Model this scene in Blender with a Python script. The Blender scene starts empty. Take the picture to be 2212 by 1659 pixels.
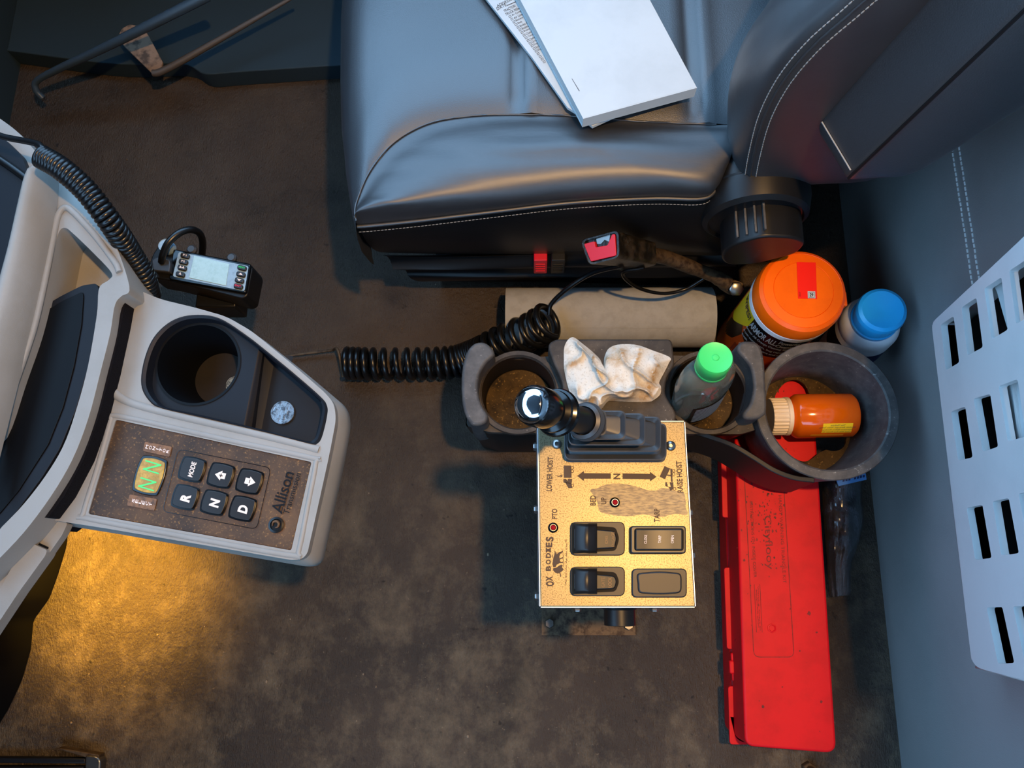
import bpy, bmesh, math, random
from mathutils import Vector, Matrix, noise

random.seed(7)
C = bpy.context.scene.collection
scene = bpy.context.scene

# ---------------------------------------------------------------- camera
F_PX, CX, CY, H = 1661.0, 1106.0, 829.5, 1.10      # focal length in pixels, image centre, camera height
_d = Vector((44, -420, -1661)).normalized()        # world "down" seen from the camera
_wz = -_d
_wy = (Vector((0, 1, 0)) - Vector((0, 1, 0)).dot(_d) * _d).normalized()
_wx = _wy.cross(_wz)
ROT = Matrix((_wx, _wy, _wz))
CAM = Vector((0, 0, H))
cam_data = bpy.data.cameras.new('camera')
cam_data.sensor_fit = 'HORIZONTAL'
cam_data.sensor_width = 36.0
cam_data.lens = 36.0 * F_PX / 2212.0
cam_data.clip_start = 0.02
cam = bpy.data.objects.new('camera', cam_data)
cam.matrix_world = Matrix.Translation(CAM) @ ROT.to_4x4()
C.objects.link(cam)
scene.camera = cam

# ---------------------------------------------------------------- light
world = bpy.data.worlds.new('sky')
scene.world = world
world.use_nodes = True
_bg = world.node_tree.nodes['Background']
_bg.inputs[0].default_value = (0.34, 0.63, 1.0, 1)
_bg.inputs[1].default_value = 8.6

def lamp(name, kind, loc, col, power, size=0.1, target=None):
    l = bpy.data.lights.new(name, kind)
    l.color = col
    l.energy = power
    if kind == 'AREA':
        l.shape = 'DISK'
        l.size = size
    else:
        l.shadow_soft_size = size
    o = bpy.data.objects.new(name, l)
    o.location = loc
    if target is not None:
        o.rotation_euler = (Vector(target) - Vector(loc)).to_track_quat('-Z', 'Y').to_euler()
    C.objects.link(o)
    return o

lamp('dome_light', 'AREA', (0.27, 0.10, 1.72), (1.0, 0.58, 0.23), 33.0, 0.05, (0.27, 0.10, 0))
_ft = lamp('footwell_light', 'SPOT', (-0.60, 0.05, 0.18), (1.0, 0.52, 0.05), 26.0, 0.02, (-0.59, 0.01, 0))
_ft.data.spot_size = 1.7
_ft.data.spot_blend = 0.8

scene.view_settings.view_transform = 'Standard'
scene.view_settings.look = 'None'
scene.view_settings.gamma = 1.0
scene.view_settings.use_curve_mapping = False
scene.view_settings.exposure = -0.55
scene.cycles.use_denoising = True

# ---------------------------------------------------------------- geometry helpers
def ray(px, py):
    return ROT @ Vector(((px - CX) / F_PX, (CY - py) / F_PX, -1.0))
def P(px, py, z):                      # the point of the horizontal plane z that the photo shows at that pixel
    r = ray(px, py)
    return CAM + r * ((z - H) / r.z)
def PX(px, py, x):
    r = ray(px, py)
    return CAM + r * (x / r.x)
def PY(px, py, y):
    r = ray(px, py)
    return CAM + r * (y / r.y)
def PN(px, py, pt, n):
    r = ray(px, py)
    return CAM + r * ((Vector(pt) - CAM).dot(n) / r.dot(n))

def origin_of(o):
    v = Vector((0, 0, 0))
    while o is not None:
        v += o.location
        o = o.parent
    return v
def thing(name, label, cat, loc=(0, 0, 0), group=None, kind=None):
    o = bpy.data.objects.new(name, None)
    o.empty_display_size = 0.02
    o.location = loc
    C.objects.link(o)
    o['label'] = label
    if kind: o['kind'] = kind
    if cat: o['category'] = cat
    if group: o['group'] = group
    return o
def tag(o, label, cat, group=None):
    o['label'] = label
    o['category'] = cat
    if group: o['group'] = group
    return o
def mk(name, verts, faces, mat, parent=None, smooth=False, origin=None, bevel=0, bseg=2, subsurf=0, kind=None, label=None, angle=40, flip=False):
    off = origin_of(parent) if parent else Vector(origin if origin is not None else (0, 0, 0))
    if parent and origin is not None:
        off = Vector(origin)
    me = bpy.data.meshes.new(name)
    me.from_pydata([tuple(Vector(v) - off) for v in verts], [], faces)
    me.validate()
    bm = bmesh.new(); bm.from_mesh(me)
    bmesh.ops.recalc_face_normals(bm, faces=bm.faces)
    if flip: bmesh.ops.reverse_faces(bm, faces=bm.faces)
    bm.to_mesh(me); bm.free()
    if smooth:
        for p in me.polygons: p.use_smooth = True
        if angle < 180:
            try: me.set_sharp_from_angle(angle=math.radians(angle))
            except Exception: pass
    me.materials.append(mat)
    o = bpy.data.objects.new(name, me)
    C.objects.link(o)
    if parent:
        o.parent = parent
        o.location = off - origin_of(parent)
    else:
        o.location = off
    if subsurf:
        m = o.modifiers.new('sub', 'SUBSURF'); m.levels = subsurf; m.render_levels = subsurf
    if bevel:
        m = o.modifiers.new('bevel', 'BEVEL'); m.width = bevel; m.segments = bseg
        m.limit_method = 'ANGLE'; m.angle_limit = math.radians(35)
        m.harden_normals = False
        for p in me.polygons: p.use_smooth = True
        try: me.set_sharp_from_angle(angle=math.radians(50))
        except Exception: pass
    if kind: o['kind'] = kind
    if label: o['label'] = label
    return o
def struct(o):
    o['kind'] = 'structure'
    return o

def catmull(pts, n, closed=False):     # n samples through points of any dimension
    pts = [Vector(p) for p in pts]
    k = len(pts)
    out = []
    segs = k if closed else k - 1
    for i in range(n):
        t = i / (n if closed else (n - 1)) * segs
        s = min(int(t), segs - 1); u = t - s
        if closed:
            p0, p1, p2, p3 = pts[(s - 1) % k], pts[s % k], pts[(s + 1) % k], pts[(s + 2) % k]
        else:
            p1, p2 = pts[s], pts[s + 1]
            p0 = pts[s - 1] if s > 0 else p1 * 2 - p2
            p3 = pts[s + 2] if s + 2 < k else p2 * 2 - p1
        out.append(0.5 * ((2 * p1) + (p2 - p0) * u + (2 * p0 - 5 * p1 + 4 * p2 - p3) * u * u + (3 * p1 - p0 - 3 * p2 + p3) * u ** 3))
    return out
def rnd(pts, r, seg=5):                # polygon with rounded corners
    pts = [Vector(p) for p in pts]
    n = len(pts); out = []
    rr = r if isinstance(r, (list, tuple)) else [r] * n
    for i in range(n):
        a, b, c = pts[i - 1], pts[i], pts[(i + 1) % n]
        u, v = (a - b), (c - b)
        q = min(rr[i], u.length * 0.49, v.length * 0.49)
        p0, p2 = b + u.normalized() * q, b + v.normalized() * q
        for s in range(seg + 1):
            t = s / seg
            out.append(p0 * (1 - t) ** 2 + b * 2 * t * (1 - t) + p2 * t * t)
    return out
def resample(pts, n):                  # closed loop to n points by length
    pts = [Vector(p) for p in pts]
    L = [0]
    for i in range(len(pts)): L.append(L[-1] + (pts[(i + 1) % len(pts)] - pts[i]).length)
    out = []; j = 0
    for i in range(n):
        t = i / n * L[-1]
        while L[j + 1] < t: j += 1
        d = L[j + 1] - L[j]
        u = (t - L[j]) / d if d > 0 else 0
        out.append(pts[j].lerp(pts[(j + 1) % len(pts)], u))
    return out
def rect(x0, y0, x1, y1): return [(x0, y0), (x1, y0), (x1, y1), (x0, y1)]

def prism_mesh(loop, dz):              # loop of 3D points, moved by vector dz
    n = len(loop)
    dz = Vector(dz)
    v = [Vector(p) for p in loop] + [Vector(p) + dz for p in loop]
    f = [list(range(n)), list(range(2 * n - 1, n - 1, -1))]
    for i in range(n):
        j = (i + 1) % n
        f.append([i, j, n + j, n + i])
    return v, f
def slab(name, pts, z1, z0, mat, parent=None, bevel=0, bseg=2, taper=1.0, origin=None, label=None, kind=None):   # pixel outline seen at height z1, going down to z0
    top = [P(p[0], p[1], z1) for p in pts]
    v, f = prism_mesh(top, (0, 0, z0 - z1))
    if taper != 1.0:
        c = sum(top, Vector()) / len(top)
        n = len(top)
        for i in range(n, 2 * n):
            v[i] = Vector((c.x + (v[i].x - c.x) * taper, c.y + (v[i].y - c.y) * taper, v[i].z))
    return mk(name, v, f, mat, parent, bevel=bevel, bseg=bseg, origin=origin, label=label, kind=kind)
def holed(name, outer, holes, thick, mat, parent=None, bevel=0, bseg=2, origin=None, label=None):
    """plate of 3D coplanar loops with holes, extruded by vector thick"""
    bm = bmesh.new()
    edges = []
    for lp in [outer] + list(holes):
        vs = [bm.verts.new(Vector(p)) for p in lp]
        for i in range(len(vs)):
            edges.append(bm.edges.new((vs[i], vs[(i + 1) % len(vs)])))
    bmesh.ops.triangle_fill(bm, use_beauty=True, use_dissolve=False, edges=edges)
    fs = list(bm.faces)
    r = bmesh.ops.extrude_face_region(bm, geom=fs)
    nv = [g for g in r['geom'] if isinstance(g, bmesh.types.BMVert)]
    bmesh.ops.translate(bm, vec=Vector(thick), verts=nv)
    bm.faces.index_update(); bm.verts.index_update()
    verts = [v.co.copy() for v in bm.verts]
    # original faces stay as the first cap
    faces = [[v.index for v in f.verts] for f in bm.faces]
    bm.free()
    return mk(name, verts, faces, mat, parent, bevel=bevel, bseg=bseg, origin=origin, label=label)
def loft_mesh(loops, cap0=True, cap1=True, closed=True):
    n = len(loops[0]); v = []; f = []
    for lp in loops: v += [Vector(p) for p in lp]
    for k in range(len(loops) - 1):
        for i in range(n if closed else n - 1):
            j = (i + 1) % n
            f.append([k * n + i, k * n + j, (k + 1) * n + j, (k + 1) * n + i])
    if closed and cap0: f.append(list(range(n - 1, -1, -1)))
    if closed and cap1: f.append(list(range((len(loops) - 1) * n, len(loops) * n)))
    return v, f
def frame_of(axis, hint=(0, 0, 1)):
    a = Vector(axis).normalized(); h = Vector(hint)
    if abs(a.dot(h.normalized())) > 0.98: h = Vector((1, 0, 0))
    x = h.cross(a).normalized()
    return x, a.cross(x).normalized(), a
def lathe_mesh(profile, base, axis=(0, 0, 1), n=40, hint=(0, 0, 1), sx=1.0, sy=1.0, cap0=True, cap1=True, wob=None):
    x, y, a = frame_of(axis, hint)
    loops = []
    for (r, h) in profile:
        lp = []
        for i in range(n):
            t = 2 * math.pi * i / n
            q = r * (wob(i, r, h) if wob else 1)
            lp.append(Vector(base) + a * h + x * (q * sx * math.cos(t)) + y * (q * sy * math.sin(t)))
        loops.append(lp)
    return loft_mesh(loops, cap0, cap1)
def lathe(name, profile, base, mat, parent=None, axis=(0, 0, 1), n=40, angle=40, origin=None, label=None, bevel=0, **kw):
    v, f = lathe_mesh(profile, base, axis, n, **kw)
    return mk(name, v, f, mat, parent, smooth=True, angle=angle, origin=origin, label=label, bevel=bevel)
def tube_mesh(path, r, n=10, cap=True):
    path = [Vector(p) for p in path]
    m = len(path)
    rr = r if isinstance(r, (list, tuple)) else [r] * m
    t0 = (path[1] - path[0]).normalized()
    x, y, a = frame_of(t0)
    loops = []
    for i in range(m):
        t = (path[min(i + 1, m - 1)] - path[max(i - 1, 0)]).normalized()
        x = (x - t * x.dot(t)).normalized()
        y = t.cross(x)
        loops.append([path[i] + (x * math.cos(2 * math.pi * k / n) + y * math.sin(2 * math.pi * k / n)) * rr[i] for k in range(n)])
    return loft_mesh(loops, cap, cap)
def tube(name, path, r, mat, parent=None, n=10, origin=None, label=None):
    v, f = tube_mesh(path, r, n)
    return mk(name, v, f, mat, parent, smooth=True, angle=60, origin=origin, label=label)
def coil_path(path, turns, rad, per=18):     # helix around a path; rad may be function of t
    path = [Vector(p) for p in path]
    m = int(turns * per)
    pts = catmull(path, m)
    t0 = (pts[1] - pts[0]).normalized()
    x, y, a = frame_of(t0)
    out = []
    for i in range(m):
        t = (pts[min(i + 1, m - 1)] - pts[max(i - 1, 0)]).normalized()
        x = (x - t * x.dot(t)).normalized(); y = t.cross(x)
        w = 2 * math.pi * i / per
        rr = rad(i / m) if callable(rad) else rad
        out.append(pts[i] + (x * math.cos(w) + y * math.sin(w)) * rr)
    return out
def box_mesh(c, sx, sy, sz):
    x, y, z = c
    lp = [(x - sx / 2, y - sy / 2, z - sz / 2), (x + sx / 2, y - sy / 2, z - sz / 2), (x + sx / 2, y + sy / 2, z - sz / 2), (x - sx / 2, y + sy / 2, z - sz / 2)]
    return prism_mesh([Vector(p) for p in lp], (0, 0, sz))
def box(name, c, s, mat, parent=None, bevel=0, origin=None, label=None):
    v, f = box_mesh(c, *s)
    return mk(name, v, f, mat, parent, bevel=bevel, origin=origin, label=label)
def join_meshes(ms):
    V = []; Fc = []
    for v, f in ms:
        o = len(V); V += v; Fc += [[i + o for i in q] for q in f]
    return V, Fc

# text: the built-in font turned into a flat mesh; returns 2D verts centred, scaled to given width/height
def text2d(body, w=None, h=1.0, bold=0.0, spacing=1.0, line=1.0, align='CENTER', extr=0.0):
    cu = bpy.data.curves.new('t', 'FONT')
    cu.body = body; cu.size = 1.0; cu.offset = bold; cu.space_character = spacing; cu.space_line = line
    cu.align_x = align; cu.resolution_u = 3; cu.fill_mode = 'FRONT' if not extr else 'BOTH'
    ob = bpy.data.objects.new('t', cu)
    me = bpy.data.meshes.new_from_object(ob)
    vs = [v.co.copy() for v in me.vertices]; fs = [list(p.vertices) for p in me.polygons]
    bpy.data.objects.remove(ob); bpy.data.curves.remove(cu); bpy.data.meshes.remove(me)
    x0 = min(v.x for v in vs); x1 = max(v.x for v in vs); y0 = min(v.y for v in vs); y1 = max(v.y for v in vs)
    sy = h / (y1 - y0)
    sx = (w / (x1 - x0)) if w else sy
    return [((v.x - (x0 + x1) / 2) * sx, (v.y - (y0 + y1) / 2) * sy) for v in vs], fs
def text_px(name, body, c, rd, h, z, mat, parent, w=None, bold=0.0, spacing=1.0, line=1.0, align='CENTER', surf=None, label=None):
    """lettering whose centre, reading direction and size are given in pixels, lying on plane z (or on surf(px,py))"""
    vs, fs = text2d(body, w, h, bold, spacing, line, align)
    r = Vector((rd[0], rd[1])).normalized(); up = Vector((r.y, -r.x))
    q = []
    for (u, v) in vs:
        x, y = c[0] + r.x * u + up.x * v, c[1] + r.y * u + up.y * v
        q.append(surf(x, y) if surf else P(x, y, z))
    o = mk(name, q, fs, mat, parent, label=label)
    return o
def flat_px(name, polys, z, mat, parent, surf=None, label=None):      # flat printed polygons
    V = []; Fc = []
    for p in polys:
        o = len(V)
        V += [surf(a, b) if surf else P(a, b, z) for a, b in p]
        Fc.append(list(range(o, o + len(p))))
    return mk(name, V, Fc, mat, parent, label=label)
def circ(cx, cy, r, n=20, ry=None, a0=0): return [(cx + r * math.cos(a0 + 2 * math.pi * i / n), cy + (ry or r) * math.sin(a0 + 2 * math.pi * i / n)) for i in range(n)]

# ---------------------------------------------------------------- materials
def lin(h):
    if isinstance(h, str):
        h = h.lstrip('#'); c = [int(h[i:i + 2], 16) / 255 for i in (0, 2, 4)]
        return tuple(((x / 12.92) if x <= 0.04045 else ((x + 0.055) / 1.055) ** 2.4) for x in c) + (1,)
    return tuple(h)[:3] + (1,)
def mat(name, col, rough=0.5, metal=0.0, spec=0.5, col2=None, nscale=20.0, nlo=0.45, nhi=0.65, ndetail=6.0, nstretch=None,
        col3=None, n3scale=90.0, n3lo=0.6, n3hi=0.7, bump=0.0, bscale=200.0, bkind='noise', bstretch=None, bdist=0.001,
        emit=None, estr=0.0, alpha=1.0, trans=0.0, ior=1.45, coat=0.0, rough2=None, sss=0.0):
    m = bpy.data.materials.new(name); m.use_nodes = True
    nt = m.node_tree; b = nt.nodes['Principled BSDF']; L = nt.links.new
    b.inputs['Base Color'].default_value = lin(col)
    b.inputs['Roughness'].default_value = rough
    b.inputs['Metallic'].default_value = metal
    b.inputs['Specular IOR Level'].default_value = spec
    b.inputs['IOR'].default_value = ior
    b.inputs['Transmission Weight'].default_value = trans
    b.inputs['Coat Weight'].default_value = coat
    b.inputs['Coat Roughness'].default_value = rough * 0.9
    b.inputs['Alpha'].default_value = alpha
    if sss: b.inputs['Subsurface Weight'].default_value = sss
    if emit:
        b.inputs['Emission Color'].default_value = lin(emit); b.inputs['Emission Strength'].default_value = estr
    tc = nt.nodes.new('ShaderNodeTexCoord')
    def coords(stretch):
        if not stretch: return tc.outputs['Object']
        mp = nt.nodes.new('ShaderNodeMapping'); mp.inputs['Scale'].default_value = stretch
        L(tc.outputs['Object'], mp.inputs['Vector']); return mp.outputs['Vector']
    def ramp(src, lo, hi):
        r = nt.nodes.new('ShaderNodeMapRange'); r.inputs['From Min'].default_value = lo; r.inputs['From Max'].default_value = hi
        L(src, r.inputs['Value']); return r.outputs['Result']
    def nz(scale, detail, stretch=None):
        n = nt.nodes.new('ShaderNodeTexNoise'); n.inputs['Scale'].default_value = scale; n.inputs['Detail'].default_value = detail
        n.inputs['Roughness'].default_value = 0.62
        L(coords(stretch), n.inputs['Vector']); return n.outputs['Fac']
    cur = None
    if col2 is not None:
        mx = nt.nodes.new('ShaderNodeMix'); mx.data_type = 'RGBA'
        fac = ramp(nz(nscale, ndetail, nstretch), nlo, nhi)
        L(fac, mx.inputs['Factor']); mx.inputs['A'].default_value = lin(col); mx.inputs['B'].default_value = lin(col2)
        cur = mx.outputs['Result']
        if rough2 is not None:
            rr = nt.nodes.new('ShaderNodeMapRange'); rr.inputs['To Min'].default_value = rough; rr.inputs['To Max'].default_value = rough2
            L(fac, rr.inputs['Value']); L(rr.outputs['Result'], b.inputs['Roughness'])
    if col3 is not None:
        mx = nt.nodes.new('ShaderNodeMix'); mx.data_type = 'RGBA'
        L(ramp(nz(n3scale, 3.0), n3lo, n3hi), mx.inputs['Factor'])
        if cur: L(cur, mx.inputs['A'])
        else: mx.inputs['A'].default_value = lin(col)
        mx.inputs['B'].default_value = lin(col3); cur = mx.outputs['Result']
    if cur: L(cur, b.inputs['Base Color'])
    if bump:
        if bkind == 'noise': h = nz(bscale, 4.0, bstretch)
        else:
            vn = nt.nodes.new('ShaderNodeTexVoronoi'); vn.inputs['Scale'].default_value = bscale
            vn.feature = 'SMOOTH_F1' if bkind == 'voronoi' else 'DISTANCE_TO_EDGE'
            L(coords(bstretch), vn.inputs['Vector']); h = vn.outputs['Distance']
        bp = nt.nodes.new('ShaderNodeBump'); bp.inputs['Strength'].default_value = bump; bp.inputs['Distance'].default_value = bdist
        L(h, bp.inputs['Height']); L(bp.outputs['Normal'], b.inputs['Normal'])
    return m
def clear_mat(name, tint, gloss=0.12, rough=0.08, solid=None, solid_mix=0.0, trans=0.0):
    """thin clear plastic: see-through with fresnel reflections and an optional milky share"""
    m = bpy.data.materials.new(name); m.use_nodes = True
    nt = m.node_tree; nt.nodes.clear(); L = nt.links.new
    out = nt.nodes.new('ShaderNodeOutputMaterial')
    tr = nt.nodes.new('ShaderNodeBsdfTransparent'); tr.inputs[0].default_value = lin(tint)
    gl = nt.nodes.new('ShaderNodeBsdfGlossy'); gl.inputs['Roughness'].default_value = rough
    fr = nt.nodes.new('ShaderNodeFresnel'); fr.inputs['IOR'].default_value = 1.5
    ad = nt.nodes.new('ShaderNodeMath'); ad.operation = 'ADD'; ad.use_clamp = True; ad.inputs[1].default_value = gloss
    L(fr.outputs[0], ad.inputs[0])
    mx = nt.nodes.new('ShaderNodeMixShader'); L(ad.outputs[0], mx.inputs[0])
    src = tr.outputs[0]
    if solid:
        df = nt.nodes.new('ShaderNodeBsdfDiffuse'); df.inputs[0].default_value = lin(solid)
        m2 = nt.nodes.new('ShaderNodeMixShader'); m2.inputs[0].default_value = solid_mix
        L(tr.outputs[0], m2.inputs[1]); L(df.outputs[0], m2.inputs[2]); src = m2.outputs[0]
        if trans:
            tl = nt.nodes.new('ShaderNodeBsdfTranslucent'); tl.inputs[0].default_value = lin(solid)
            m3 = nt.nodes.new('ShaderNodeMixShader'); m3.inputs[0].default_value = trans
            L(df.outputs[0], m3.inputs[1]); L(tl.outputs[0], m3.inputs[2]); L(m3.outputs[0], m2.inputs[2])
    L(src, mx.inputs[1]); L(gl.outputs[0], mx.inputs[2]); L(mx.outputs[0], out.inputs[0])
    return m

M = {}
M['floor'] = mat('floor_rubber', '#35302b', 0.62, spec=0.35)
def floor_material():
    m = M['floor']; nt = m.node_tree; L = nt.links.new
    b = nt.nodes['Principled BSDF']
    tc = nt.nodes.new('ShaderNodeTexCoord')
    def nz(scale, detail, stretch=(1, 1, 1), rough=0.65):
        mp = nt.nodes.new('ShaderNodeMapping'); mp.inputs['Scale'].default_value = stretch
        L(tc.outputs['Object'], mp.inputs['Vector'])
        n = nt.nodes.new('ShaderNodeTexNoise'); n.inputs['Scale'].default_value = scale; n.inputs['Detail'].default_value = detail
        n.inputs['Roughness'].default_value = rough
        L(mp.outputs['Vector'], n.inputs['Vector']); return n.outputs['Fac']
    def rg(src, lo, hi, a=0.0, z=1.0):
        r = nt.nodes.new('ShaderNodeMapRange'); r.inputs['From Min'].default_value = lo; r.inputs['From Max'].default_value = hi
        r.inputs['To Min'].default_value = a; r.inputs['To Max'].default_value = z
        L(src, r.inputs['Value']); return r.outputs['Result']
    def mix(fac, a, bcol):
        x = nt.nodes.new('ShaderNodeMix'); x.data_type = 'RGBA'; L(fac, x.inputs['Factor'])
        if isinstance(a, str): x.inputs['A'].default_value = lin(a)
        else: L(a, x.inputs['A'])
        x.inputs['B'].default_value = lin(bcol); return x.outputs['Result']
    c = mix(rg(nz(3.2, 6), 0.36, 0.70), '#302923', '#493d32')
    sp = nt.nodes.new('ShaderNodeSeparateXYZ'); L(tc.outputs['Object'], sp.inputs[0])
    wear = rg(sp.outputs['Y'], 0.45, -0.10, 0.12, 1.0)          # the mat is scuffed where the driver steps in
    def worn(fac):
        x = nt.nodes.new('ShaderNodeMath'); x.operation = 'MULTIPLY'; L(fac, x.inputs[0]); L(wear, x.inputs[1]); return x.outputs[0]
    c = mix(worn(rg(nz(17, 11, (1.0, 0.8, 1), 0.75), 0.47, 0.80, 0, 0.8)), c, '#86775f')
    c = mix(rg(nz(9, 6), 0.58, 0.76, 0, 0.7), c, '#191512')
    c = mix(worn(rg(nz(170, 3), 0.66, 0.76, 0, 0.6)), c, '#8d7c66')
    c = mix(rg(nz(60, 2), 0.70, 0.76, 0, 0.8), c, '#100d0b')
    L(c, b.inputs['Base Color'])
    L(rg(nz(14, 5), 0.3, 0.7, 0.42, 0.62), b.inputs['Roughness'])
    add = nt.nodes.new('ShaderNodeMath'); add.operation = 'ADD'
    L(nz(330, 3, (1.5, 0.6, 1)), add.inputs[0]); L(rg(nz(120, 4), 0, 1, 0, 1.2), add.inputs[1])
    bp = nt.nodes.new('ShaderNodeBump'); bp.inputs['Strength'].default_value = 0.8; bp.inputs['Distance'].default_value = 0.003
    L(add.outputs[0], bp.inputs['Height']); L(bp.outputs['Normal'], b.inputs['Normal'])
floor_material()
M['leather'] = mat('black_leather', '#1b2026', 0.48, spec=1.0, coat=0.9, bump=0.35, bscale=900, bkind='voronoi', bdist=0.0006)
M['leather_smooth'] = mat('black_leather_smooth', '#14171c', 0.52, spec=1.0, coat=0.8, bump=0.18, bscale=70, bdist=0.002, bstretch=(0.6, 1.6, 1), col2='#1c1f24', nscale=30)
M['leather_dark'] = mat('black_vinyl', '#0b0c0e', 0.45, spec=0.4, bump=0.15, bscale=400, bkind='voronoi', bdist=0.0005)
M['stitch'] = mat('pale_thread', '#8a8a88', 0.8)
M['wallstitch'] = mat('white_thread', '#e4e8e8', 0.8)
M['black'] = mat('black_plastic', '#101113', 0.42, spec=0.4, bump=0.1, bscale=500, bdist=0.0004)
M['blackgloss'] = mat('glossy_black', '#07080a', 0.16, spec=0.5)
M['wellblack'] = mat('recess_black', '#060505', 0.6, spec=0.2)
M['rubber'] = mat('grey_rubber', '#2f3236', 0.40, spec=0.6, col2='#45413d', nscale=35, nlo=0.5, nhi=0.8)
M['cord'] = mat('black_cord', '#0e0f11', 0.3, spec=0.55)
M['dusty'] = mat('dusty_black_plastic', '#2e2a27', 0.6, spec=0.4, col2='#4b433b', nscale=45, nlo=0.4, nhi=0.7, col3='#80776c', n3scale=260, n3lo=0.66, n3hi=0.74, bump=0.3, bscale=600, bdist=0.0005)
M['dusty_grey'] = mat('worn_grey_plastic', '#3c3c3d', 0.55, spec=0.5, col2='#565452', nscale=60, nlo=0.4, nhi=0.7, col3='#8a8884', n3scale=240, n3lo=0.66, n3hi=0.74, bump=0.3, bscale=700, bdist=0.0005)
M['cupfloor'] = mat('dusty_cup_bottom', '#4a3a22', 0.8, spec=0.2, col2='#2a2116', nscale=40, col3='#7a6238', n3scale=300, n3lo=0.6, n3hi=0.7)
M['console'] = mat('warm_grey_plastic', '#8f8d88', 0.5, spec=0.4, col2='#86847e', nscale=10, bump=0.22, bscale=900, bdist=0.0004)
M['navy'] = mat('navy_plastic', '#12151c', 0.5, spec=0.3)
M['inkglass'] = mat('dark_screen', '#05070b', 0.5, spec=0.2)
M['felt'] = mat('dark_felt', '#17161a', 0.95, spec=0.1, bump=0.9, bscale=500, bdist=0.002)
M['panel'] = mat('dusty_brown_keypad', '#33261c', 0.5, spec=0.4, col2='#5a4028', nscale=24, nlo=0.35, nhi=0.7, col3='#8a6538', n3scale=420, n3lo=0.58, n3hi=0.74, bump=0.3, bscale=800, bdist=0.0004)
M['key'] = mat('dark_key', '#1f1a17', 0.32, spec=0.5)
M['print'] = mat('cream_print', '#e6d2c5', 0.7)
M['lamp_gold'] = mat('display_lamp_gold', '#9c7620', 0.25, spec=0.6, col2='#c79a34', nscale=120, bump=0.3, bscale=400)  # gold of the lamp's reflection is put into the display colour

M['green_on'] = mat('green_digits', '#3fae5c', 0.5, emit='#58d880', estr=0.7)
M['tagbrown'] = mat('copper_tag', '#7d5532', 0.4, col2='#4f351f', nscale=200)
M['alu'] = mat('brushed_plate', '#7c7157', 0.40, metal=0.65, spec=0.5, col2='#453d2c', nscale=900, nlo=0.48, nhi=0.70, ndetail=2, bump=0.1, bscale=700, bdist=0.0003)  # golden tint stands in for warm lamp light on neutral metal
M['etch'] = mat('brown_engraving', '#3b2719', 0.6)
M['alu_edge'] = mat('bright_edge', '#c9ccd0', 0.3, metal=0.9)
M['steel'] = mat('steel', '#8d8b88', 0.3, metal=0.95)
M['rust'] = mat('rusty_steel', '#5a4a38', 0.6, metal=0.5, col2='#2e2119', nscale=120)
M['chrome'] = mat('chrome', '#c8ccd2', 0.03, metal=1.0)
M['switch'] = mat('switch_black', '#14110f', 0.4, spec=0.5)
M['bezel'] = mat('switch_bezel', '#1c1613', 0.45)
M['redled'] = mat('red_indicator', '#8c0a12', 0.15, spec=0.6)
M['red'] = mat('red_case', '#cc0c16', 0.5, spec=0.28, col2='#c00a14', nscale=40, col3='#5c0d0d', n3scale=60, n3lo=0.70, n3hi=0.76, bump=0.08, bscale=500)
M['redgrime'] = mat('red_grime', '#7d0d10', 0.6, col2='#3a0a0a', nscale=150)
M['redbtn'] = mat('red_button', '#c41428', 0.4, spec=0.5)
M['orange'] = mat('orange_plastic', '#ee6206', 0.36, spec=0.3, col2='#e65c06', nscale=25)
M['orangelabel'] = mat('orange_label', '#cf5210', 0.35, col2='#b03708', nscale=8)
M['white'] = mat('white_plastic', '#eef2f6', 0.35, spec=0.5)
M['whitecap'] = mat('cream_cap', '#e2d3bd', 0.5)
M['blue'] = mat('sky_blue_cap', '#28a8e6', 0.3, spec=0.5)
M['navyink'] = mat('navy_ink', '#12264f', 0.5)
M['yellow'] = mat('yellow_label', '#f0c814', 0.5)
M['label_black'] = mat('label_black', '#101010', 0.35)
M['label_red'] = mat('label_red', '#e8160a', 0.4)
M['paper'] = mat('white_paper', '#b2babd', 0.75, spec=0.2, col2='#abb3b6', nscale=12)
M['pages'] = mat('page_edges', '#b9bbba', 0.85, col2='#a6a8a9', nscale=900, nstretch=(0.02, 0.02, 1.0), nlo=0.4, nhi=0.6)
M['ink'] = mat('grey_ink', '#33383f', 0.8)
M['roll'] = mat('grey_roll_paper', '#9b9d9d', 0.9, spec=0.15, col2='#919392', nscale=60, bump=0.3, bscale=400, bdist=0.0006)
M['cloth'] = mat('stained_wipe', '#cfc9bd', 0.9, spec=0.1, col2='#a07c48', nscale=34, nlo=0.50, nhi=0.72, col3='#b9b1a2', n3scale=420, n3lo=0.56, n3hi=0.66, bump=0.6, bscale=420, bkind='voronoi', bdist=0.0006)
M['greencap'] = mat('green_cap', '#3fcf6a', 0.4, spec=0.5, sss=0.1)
M['clear'] = clear_mat('clear_bottle', '#f0f5ee', 0.07, 0.10, '#b4bdae', 0.22)
M['pill'] = clear_mat('amber_bottle', '#ff8a20', 0.02, 0.12, '#ff7408', 0.8, 0.25)
M['bag'] = clear_mat('clear_bag', '#a9afbb', 0.03, 0.22, '#6d717c', 0.32)
M['wall'] = mat('grey_vinyl', '#868888', 0.42, spec=0.45, col2='#7e8181', nscale=6, bump=0.25, bscale=700, bkind='voronoi', bdist=0.0005)
M['basket'] = mat('pale_grey_basket', '#d0d3d3', 0.42, spec=0.45, col2='#c8cccc', nscale=9, bump=0.08, bscale=300)
M['dark'] = mat('dark_trim', '#050506', 0.8, spec=0.15)
M['door'] = mat('dark_blue_trim', '#26363f', 0.7, spec=0.3)
M['headliner'] = mat('headliner', '#3a3d40', 0.9)
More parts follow.
